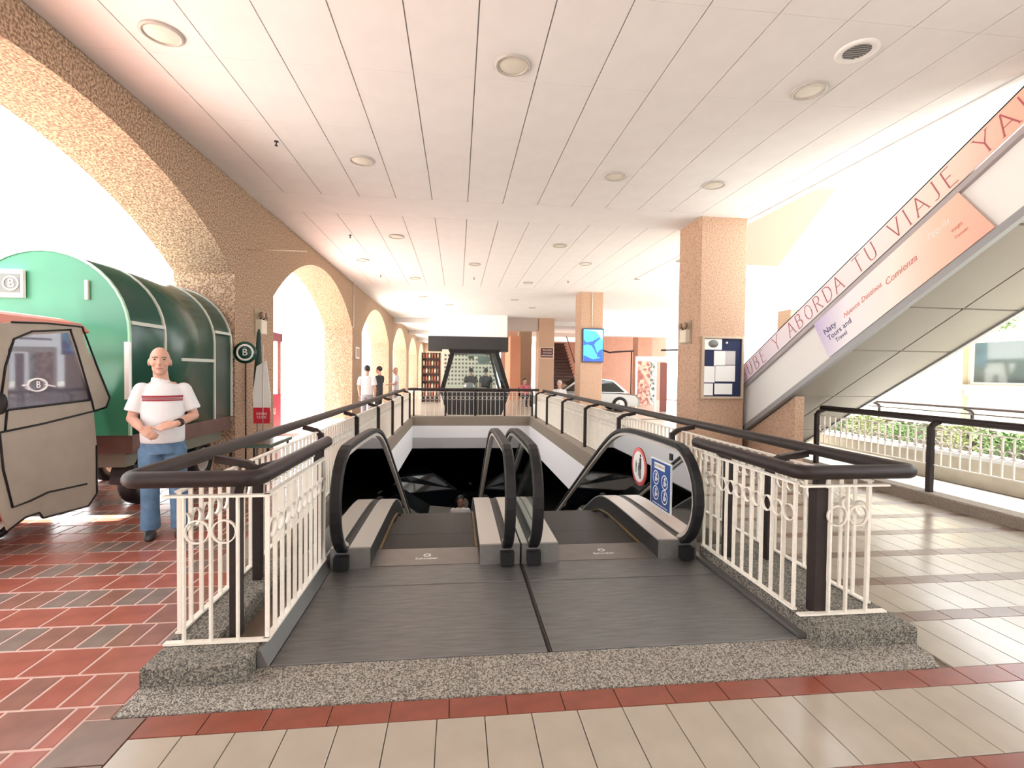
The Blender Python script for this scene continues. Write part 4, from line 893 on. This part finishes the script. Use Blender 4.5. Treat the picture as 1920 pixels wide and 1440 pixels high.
# ---------------------------------------------------------------- cars
def car(x, y, z, rz, body, label, L=4.3):
    C_ = empty('car', (x, y, z), rz, label=label, cat='car')
    low = [(-.5, .25), (-.5, .55), (-.47, .72), (-.28, .80), (.22, .82), (.45, .72), (.5, .55), (.5, .25)]
    pl = [(a * L, b) for a, b in low]
    rings = []
    for w_, k in ((-.80, .94), (-.84, 1), (.84, 1), (.80, .94)): rings.append([(a * (1 - (1 - k) * .3), w_, .25 + (b - .25) * k) for a, b in pl])
    MB().loft(rings, smooth=False).build('body', body, C_)
    cab = [(-.40, .80), (-.26, 1.32), (-.10, 1.42), (.08, 1.40), (.27, .82)]; cp_ = [(a * L, b) for a, b in cab]
    MB().loft([[(a, w_ * (1 if b < 1 else .82), b) for a, b in cp_] for w_ in (-.74, .74)], smooth=False).build('cabin', body, C_)
    g_ = [(-.36, .84), (-.25, 1.27), (-.10, 1.36), (.07, 1.34), (.23, .85)]; gm = mat('car_glass', (.015, .02, .022), .05, spec=.9)
    for sgn in (-1, 1): MB().add([(a * L, sgn * (.76 if b < 1 else .635 + .0), b) for a, b in g_], [tuple(range(5))]).build('side_window', gm, C_)
    MB().add([(.275 * L, -.68, .86), (.275 * L, .68, .86), (.09 * L + .03, .57, 1.38), (.09 * L + .03, -.57, 1.38)], [(0, 1, 2, 3)]).build('windscreen', gm, C_)
    for a in (-.31, .31):
        for sgn in (-1, 1):
            w_ = MB().lathe([(.2, -.09), (.30, -.09), (.32, -.06), (.32, .06), (.30, .09), (.2, .09), (.2, -.09)], (a * L, sgn * .78, .32), 22, axis='y').build('wheel', BLACK, C_)
            h_ = MB().lathe([(0, .095), (.05, .10), (.06, .06), (.2, .08)], (a * L, sgn * .78, .32), 20, axis='y')
            h_.lathe([(0, -.095), (.05, -.10), (.06, -.06), (.2, -.08)], (a * L, sgn * .78, .32), 20, axis='y')
            h_.build('rim', ALU, w_)
    for sgn in (-1, 1): MB().ell((.48 * L, sgn * .6, .62), (.06, .16, .08)).build('headlamp', ALU, C_); MB().ell((-.485 * L, sgn * .62, .66), (.05, .12, .08)).build('tail_lamp', REDP, C_)
    return C_
car(-1.98, 14.2, -3.3, 0, mat('dark_grey_paint', (.30, .31, .29), .25, metal=.4), 'silver grey car parked in the basement below the left escalator')
car(-1.3, 17.4, -3.3, .3, mat('dark_blue_paint', (.008, .012, .02), .25, metal=.4), 'dark blue car deeper in the dark basement behind the grey car')
car(5.45, 20.6, 0, pi - .06, mat('silver_paint', (.45, .46, .47), .25, metal=.6), 'silver car parked on the ground floor right of the screen column')

# ---------------------------------------------------------------- kiosk and bulkhead
K = empty('kiosk', (.63, 18.3, 0), label='black hexagonal kiosk with slanted glazed front beyond the far railing', cat='kiosk')
def KT(mb, name, m, par=None):
    mb.v = [(a - .63, b - 18.3, c) for a, b, c in mb.v]; return mb.build(name, m, par or K)
def qb(pts, y0, y1): return MB().prism(pts, y0, y1, 'y')
KT(qb([(-.38, 0), (1.65, 0), (1.95, .80), (1.98, .90), (-.66, .90), (-.63, .80)], 18.3, 18.8), 'lower_body', DARKM)
KT(qb([(-.66, .90), (-.52, .90), (-.14, 2.3), (-.27, 2.38)], 18.3, 18.4), 'left_mullion', BLACK); KT(qb([(-.66, .90), (-.52, .90), (-.14, 2.3), (-.27, 2.38)], 20.1, 20.2), 'left_mullion', BLACK)
KT(qb([(1.98, .90), (1.84, .90), (1.38, 2.3), (1.52, 2.38)], 18.3, 18.4), 'right_mullion', BLACK); KT(qb([(1.98, .90), (1.84, .90), (1.38, 2.3), (1.52, 2.38)], 20.1, 20.2), 'right_mullion', BLACK)
KT(qb([(1.62, .90), (1.52, .90), (1.16, 2.3), (1.24, 2.3)], 18.32, 18.38), 'inner_mullion', DARKM)
KT(qb([(-.30, 2.3), (1.54, 2.3), (1.60, 2.45), (-.36, 2.45)], 18.25, 20.25), 'roof', BLACK)
KT(qb([(-.52, .90), (1.84, .90), (1.38, 2.3), (-.14, 2.3)], 18.34, 18.35), 'front_glass', GLASS)
KT(MB().box(.2, 1.1, 18.5, 18.78, .90, 1.02), 'worktop', ALU)
dm = KT(MB().lathe([(.2, 0), (.2, .06), (.18, .1), (.15, .15), (.08, .18), (0, .19)], (.45, 18.62, 1.02), 20), 'dome_cover', ALU)
KT(MB().box(.35, 1.0, 18.42, 18.44, 2.2, 2.27), 'strip_lamp', PWHITE)
KT(MB().lathe([(0, 0), (.11, .0), (.12, .06), (.08, .12), (0, .13)], (.5, 18.7, 2.10), 16), 'hanging_lamp_shade', mat('olive_shade', (.2, .2, .14), .6))
KT(MB().box(.75, 1.2, 18.42, 18.43, 1.90, 2.2), 'glass_poster', mat('pale_green_poster', (.35, .42, .38), .5))
tg = empty('pierced_screen', (.55, 22, 0), label='cream screen wall with a grid of square openings behind the kiosk', cat='screen')
MB().box(-1.25, 1.2, .02, .12, 0, 2.6).build('panel', mat('cream_panel', (.72, .70, .58), .7), tg)
sq = MB().box(-.045, .045, -.005, .02, -.045, .045).mesh('square_opening', mat('grey_opening', (.16, .16, .15), .8)); 
for i in range(15):
    for jx in range(8): obj('square_opening', sq, tg, (-1.1 + .155 * i, .015, 1.08 + .18 * jx))
for i, xx in enumerate((.62, .98)):
    person(xx + (-.10, .14)[i], 19.4 + .1 * i, 0, pi, 'person with dark hair working inside the black kiosk, %s of two' % ('left' if i == 0 else 'right'), BLKC, BLKC, s=.9).scale = (1.0, 1.0, 1.0)
BH = empty('bulkhead', (0, 0, 0), label='white boxed bulkhead with black lower fascia hanging above the kiosk', cat='bulkhead')
MB().box(-1.45, 2.51, 25, 25.9, 3.40, HC - .005).build('white_box', mat('bright_white', (.88, .88, .88), .6), BH)
MB().box(-1.49, -.65, 24.95, 25.95, 2.66, 3.40).box(-.648, 2.57, 24.95, 25.95, 2.66, 3.40).build('black_fascia', mat('charcoal_panel', (.022, .022, .024), .5), BH)
MB().tube([(-.55, 24.9, 0), (-.55, 24.9, 2.5)], .12, 16).lathe([(.12, 2.45), (.18, 2.55), (.18, 2.66)], (-.55, 24.9, 0), 16).build('column', WHITE, label='slim white round column left of the kiosk', cat='column')
# distant walls
struct(MB().box(2.9, 4.75, 33, 33.2, 0, HC - .01).box(5.3, 13, 33, 33.2, 0, 3.75).box(8.6, 13, 33.0, 33.2, 3.75, HC - .01), 'wall_back', SALMON)
struct(MB().box(2.53, 4.28, 26.0, 26.5, 3.85, HC - .006), 'trim_13', mat('brownish_beam', (.50, .42, .38), .85))  # soffit beam in a brownish tone
struct(MB().box(-3.5, 2.9, 51, 51.2, 0, HC), 'wall_back.001', mat('tan_plaster', (.5, .36, .26), .9))
struct(MB().box(3.0, 3.6, 28, 31, 0, 3.7), 'wall_orange', mat('orange_plaster', (.66, .30, .18), .85))
struct(MB().box(6.7, 12.8, 22.0, 22.6, 3.35, HC).prism([(6.1, HC), (6.7, HC), (6.7, 3.0), (6.1, 2.6)], 22.0, 22.5, 'y'), 'trim_14', mat('bright_white2', (.88, .88, .88), .6))
# far stairs
ST = empty('staircase', (5.6, 26, 0), label='far staircase with dark treads rising behind the screen column', cat='staircase')
for k in range(18): MB().box(0, 1.5, 1.4 + k * .27, 1.68 + k * .27, .2 * k + .15, .2 * k + .2).box(0, 1.5, 1.66 + k * .27, 1.68 + k * .27, .2 * k, .2 * k + .2).build('tread', WOOD, ST)
MB().prism([(1.3, 0), (1.6, 0), (6.2, 3.4), (6.2, 3.75), (5.9, 3.6)], -.05, 0, 'x').build('stringer', mat('cream_stringer', (.7, .6, .5), .7), ST)
for (za, x_) in ((.9, -.02), (.9, 1.5)): MB().tube([(x_, 1.4, za), (x_, 5.6, za + 3.1)], .03, 8).build('handrail', BROWN, ST)
for k in range(4): MB().tube([(-.02, 1.6 + 1.2 * k, .1 + .88 * k), (-.02, 1.6 + 1.2 * k, 1.0 + .88 * k)], .02, 8).build('baluster', BROWN, ST)
# shops far left
SH = empty('display_shelf', (-1.4, 26, 0), label='brown shop shelf stacked with goods left of the kiosk', cat='shelf')
MB().box(-.5, .5, .3, .35, 0, 2.6).box(-.5, -.46, 0, .3, 0, 2.6).box(.46, .5, 0, .3, 0, 2.6).build('carcass', WOOD, SH)
for k in range(6): MB().box(-.46, .46, 0, .3, .3 + .4 * k, .33 + .4 * k).build('shelf', WOOD, SH)
goods = [mat('goods_red', (.5, .12, .08), .6), mat('goods_cream', (.7, .62, .45), .6), mat('goods_brown', (.3, .15, .08), .6)]
for k in range(6):
    for q in range(6): MB().lathe([(.05, 0), (.055, .16), (.03, .2), (.03, .24), (0, .24)], (-1.4 - .38 + .15 * q, 26.12, .331 + .4 * k), 10).build('jar', goods[(k + q) % 3], label='small jar on the brown shop shelf left of the kiosk', cat='jar', group='jars on the far shop shelf')
# shopfront seen in the second arch
KS = empty('market_stall', (-4.42, 12.2, 0), pi / 2, label='white and red stall with oval mirror sign outside the second arch', cat='stall')
MB().box(-.65, .65, 0, .9, 0, 1.0).build('counter', mat('magenta_red', (.45, .03, .07), .5), KS); MB().box(-.65, .65, .2, .9, 1.0, 2.3).build('cabinet', PWHITE, KS)
MB().box(-.7, .7, -.02, .95, 2.3, 2.5).build('canopy', mat('grey_red_canopy', (.3, .08, .1), .6), KS)
for k, xx in enumerate((-.62, .62)): MB().box(xx - .03, xx + .03, 0, .06, 1.0, 2.3).build('post', mat('pale_red', (.6, .3, .25), .6), KS)
MB().lathe([(.2, 0), (.2, .03), (.15, .03), (0, .028)], n=28).build('oval_sign', mat('plum_frame', (.22, .08, .12), .5), KS).matrix_local = Matrix.Translation((-.25, -.04, 2.12)) @ Matrix.Diagonal((.8, 1, 1.4, 1)) @ Matrix.Rotation(pi / 2, 4, 'X')
t = obj('lettering', text_mesh('dotu', .34, PWHITE, .003), KS); frame(t, (-.05, -.006, .62), (1, 0, 0), (0, 0, 1))
FB = empty('street_building', (-16, 20, 0), label='white street building with faint lettering beyond the second arch', cat='building')
MB().box(-2, 0, -14, 22, 0, 3.0).build('wall', mat('street_wall_white', (.85, .84, .80), .8), FB)  # plain white street wall
t = obj('lettering', text_mesh('al fin la educacion TRABAJO', .55, mat('pale_grey_print', (.45, .42, .40), .7), .01), FB); frame(t, (.02, 3, 2.5), (0, 1, 0), (0, 0, 1))
# red banner and folded parasol by the first pier
rb = empty('feather_flag', (-3.15, 8.35, 0), label='white and red advertising flag on a pole in front of the first pier', cat='flag')
MB().tube([(0, 0, 0), (0, 0, 2.0)], .012, 8).build('pole', ALU, rb); MB().prism([(-.14, .75), (.10, .75), (.12, 1.15), (.05, 1.75), (-.10, 1.65), (-.16, 1.2)], -.006, .006, 'y').build('cloth', PWHITE, rb)
MB().prism([(-.145, .72), (.105, .72), (.11, .98), (-.152, .98)], -.009, .009, 'y').build('red_hem', mat('signal_red', (.65, .02, .05), .6), rb)
t = obj('lettering', text_mesh('DESIRE\nCLICK', .055, PWHITE, .001), rb); frame(t, (-.02, -.011, .85), (1, 0, 0), (0, 0, 1))
pa = empty('folded_parasol', (-3.30, 8.50, 0), label='folded dark green parasol leaning on the first pier beside the cart', cat='parasol')
MB().tube([(0, 0, .05), (.02, .02, 2.2)], .018, 10).build('pole', ALU, pa); MB().tube([(0, 0, 1.0), (.01, .01, 1.5), (.02, .02, 2.2), (.02, .02, 2.27)], [.07, .065, .03, .01], 14).build('canopy', mat('dark_green_fabric', (.02, .05, .04), .8), pa)
MB().lathe([(.2, 0), (.2, .05), (.03, .06), (.03, .12)], n=18).build('base', DARKM, pa)
bt = empty('bench_table', (-2.9, 7.6, 0), label='low dark green table behind the left railing', cat='table')
MB().cbox(-.3, .3, -.45, .45, .50, .55, .01).build('tabletop', DGREEN, bt)
for a in (-1, 1):
    for b_ in (-1, 1): MB().tube([(a * .25, b_ * .4, 0), (a * .25, b_ * .4, .5)], .02, 8).build('leg', DARKM, bt)

# ---------------------------------------------------------------- things on walls and columns
def emergency(name, pos, u, label):
    e = empty(name, (0, 0, 0), label=label, cat='emergency light'); n_ = Vector(u).cross(Vector((0, 0, 1))); frame(e, pos, u, (0, 0, 1))
    MB().box(-.17, .17, -.23, .23, 0, .012).build('mounting_plate', mat('tan_plate', (.38, .29, .2), .7), e); MB().cbox(-.12, .12, -.2, .05, .012, .11, .015).build('battery_box', mat('ivory_plastic', (.66, .60, .48), .5), e)
    for k in (-1, 1):
        MB().tube([(k * .05, .05, .06), (k * .08, .1, .09)], .012, 8).build('lamp_arm', DARKM, e)
        MB().lathe([(0, -.05), (.04, -.045), (.062, 0), (.062, .02), (0, .03)], (k * .09, .13, .11), 16).build('lamp_head', mat('bronze_lamp', (.30, .2, .13), .4), e)
emergency('emergency_light', (-3.498, 9.05, 2.42), (0, 1, 0), 'twin head emergency light on the first stucco pier at left')
emergency('emergency_light', (4.458, 9.12, 2.42), (0, -1, 0), 'twin head emergency light on the left face of the nearest right column')
NB = empty('notice_board', (4.91, 8.648, 1.74), label='framed dark blue notice board with papers on the nearest right column', cat='notice board')
MB().box(-.41, .41, -.05, 0, -.58, -.54).box(-.41, .41, -.05, 0, .54, .58).box(-.41, -.37, -.05, 0, -.54, .54).box(.37, .41, -.05, 0, -.54, .54).build('frame', mat('pale_bronze_frame', (.50, .40, .29), .5), NB)
MB().box(-.37, .37, -.02, -.005, -.54, .54).build('blue_backing', mat('navy_felt', (.012, .02, .07), .8), NB)
for k, (x0, x1, z0, z1) in enumerate(((-.36, -.02, .33, .53), (-.17, .05, .03, .31), (.05, .25, .05, .31), (-.36, -.15, -.28, .02), (-.14, .25, -.26, .04), (-.36, -.18, -.52, -.3), (-.15, .2, -.5, -.3))):
    MB().box(x0, x1, -.026, -.021, z0, z1).build('paper', PWHITE if k != 2 else mat('grey_paper', (.55, .52, .52), .7), NB)
MB().lathe([(.10, 0), (.10, .002), (0, .002)], n=24).build('oval_logo', mat('grey_logo', (.2, .2, .2), .6), NB).matrix_local = Matrix.Translation((-.19, -.027, .44)) @ Matrix.Diagonal((1, 1, .7, 1)) @ Matrix.Rotation(pi / 2, 4, 'X')
MB().ell((.07, -.03, .46), (.025, .015, .025)).build('lock', ALU, NB)
TV = empty('wall_screen', (4.83, 17.245, 2.61), radians(0), label='upright wall screen showing a blue picture on the second right column', cat='screen')
MB().cbox(-.385, .385, -.10, -.02, -.61, .61, .006).build('housing', mat('dark_blue_plastic', (.01, .02, .08), .3), TV); MB().box(-.1, .1, -.02, 0, -.2, .2).build('wall_mount', DARKM, TV)
SCR = mat('screen_cyan', (.05, .50, .85), .4, emit=.5); SCB = mat('screen_blue', (.02, .08, .45), .4, emit=.4); SCW = mat('screen_pale', (.35, .75, .9), .4, emit=.5)
MB().box(-.355, .355, -.104, -.1, -.57, .57).build('display', SCR, TV)
fg = MB(); fg.prism([(-.35, .22), (-.25, .10), (-.05, .14), (.10, .22), (.24, .30), (.25, .25), (.08, .10), (.04, .02), (.10, -.12), (.16, -.30), (.12, -.32), (.02, -.12), (-.08, .0), (-.22, .03), (-.35, .0)], -.107, -.105, 'y'); fg.prism([(-.35, -.35), (0, -.5), (.35, -.42), (.35, -.57), (-.35, -.57)], -.107, -.105, 'y'); fg.prism([(.16, -.26), (.24, -.16), (.35, -.12), (.35, -.44), (.14, -.42)], -.107, -.105, 'y')
fg.build('picture_figure', SCB, TV); MB().prism([(-.34, .55), (.1, .5), (.34, .2), (.34, .56)], -.106, -.105, 'y').build('picture_light', SCW, TV)
MB().tube([(4.80, 17.235, 3.22), (4.80, 17.235, HC)], .018, 8).build('conduit', RAILW, label='thin cable conduit running up the screen column', cat='conduit')
PQ = empty('plaque', (4.74, 25.89, 2.68), label='brown lettered plaque on the third right column', cat='sign')
MB().box(-.38, .38, -.04, 0, -.30, .30).build('border', mat('pale_orange_border', (.75, .5, .38), .6), PQ); MB().box(-.34, .34, -.046, -.04, -.26, .26).build('field', mat('plaque_brown', (.10, .03, .025), .6), PQ)
for k, s_ in enumerate(('Bienvenidos', 'nivel sotano', 'estacionamiento')): t = obj('lettering', text_mesh(s_, .1, PWHITE, .001), PQ); frame(t, (.03, -.05, .15 - .15 * k), (1, 0, 0), (0, 0, 1))
MB().tube([(-3.48, 16.86, HC - .002), (-3.48, 16.86, 3.06), (-3.48, 16.76, 3.05), (-4.38, 16.76, 3.05)], .018, 8).build('conduit', RAILW, label='white conduit down the second pier and across its arch face', cat='conduit')
MB().tube([(-3.495, 8.62, 3.6), (-2.55, 8.62, 3.6)], .012, 8).build('bracket_rod', mat('cream_rod', (.75, .62, .45), .5), label='thin pale rod sticking out of the wall above the first pier', cat='bracket')
sgn = empty('pier_sign', (-3.49, 17.5, 2.22), label='small framed sign on the second left pier', cat='sign'); MB().box(0, .03, -.28, .28, -.2, .2).build('frame', PWHITE, sgn); MB().box(.03, .035, -.23, .23, -.15, .15).build('face', mat('tan_sign', (.45, .3, .22), .6), sgn)
# far right stall
FS = empty('market_stall', (8.3, 20, 0), label='white framed stall with decorated panels right of the silver car', cat='stall')
MB().box(-.8, .9, 0, .05, 2.15, 2.35).box(-.8, -.72, 0, .05, 0, 2.15).box(.05, .13, 0, .05, 0, 2.15).box(.82, .9, 0, .05, 0, 2.15).build('frame', PWHITE, FS)
MB().box(-.72, -.15, .01, .04, .3, 2.15).build('decorated_panel', mat('floral_panel', (.75, .45, .36), .7, c2=(.35, .12, .1), scale=9, voro=1), FS); MB().box(-.15, .05, .01, .04, .3, 2.15).build('grey_panel', mat('grey_floral', (.7, .72, .7), .7, c2=(.12, .14, .13), scale=12, voro=1), FS)
MB().box(.3, .6, .01, .04, 0, 2.1).build('dark_door', mat('maroon_door', (.16, .04, .03), .6), FS)
struct(MB().box(7.4, 12.8, 29, 29.3, 0, HC - .26), 'wall_back.002', SALMON)
HR = MB().tube([(6.9, 23, 2.75), (7.3, 23, 2.62), (7.6, 23, 2.66), (8.5, 23, 2.72)], .04, 8).tube([(8.4, 23, 0), (8.4, 23, 2.7)], .03, 8).build('handrail_bar', BROWN, label='dark handrail of a gallery above the silver car', cat='handrail')
HR2 = MB().tube([(9.9, 23, 2.78), (12.2, 23, 2.86)], .04, 8).tube([(12.1, 23, 0), (12.1, 23, 2.85)], .03, 8).build('handrail_bar', BROWN, label='dark handrail of a gallery above the far stall', cat='handrail')
PL = empty('potted_plant', (3.5, 22.3, 0), label='low dark plant pot beyond the far right rail corner', cat='plant') if False else None
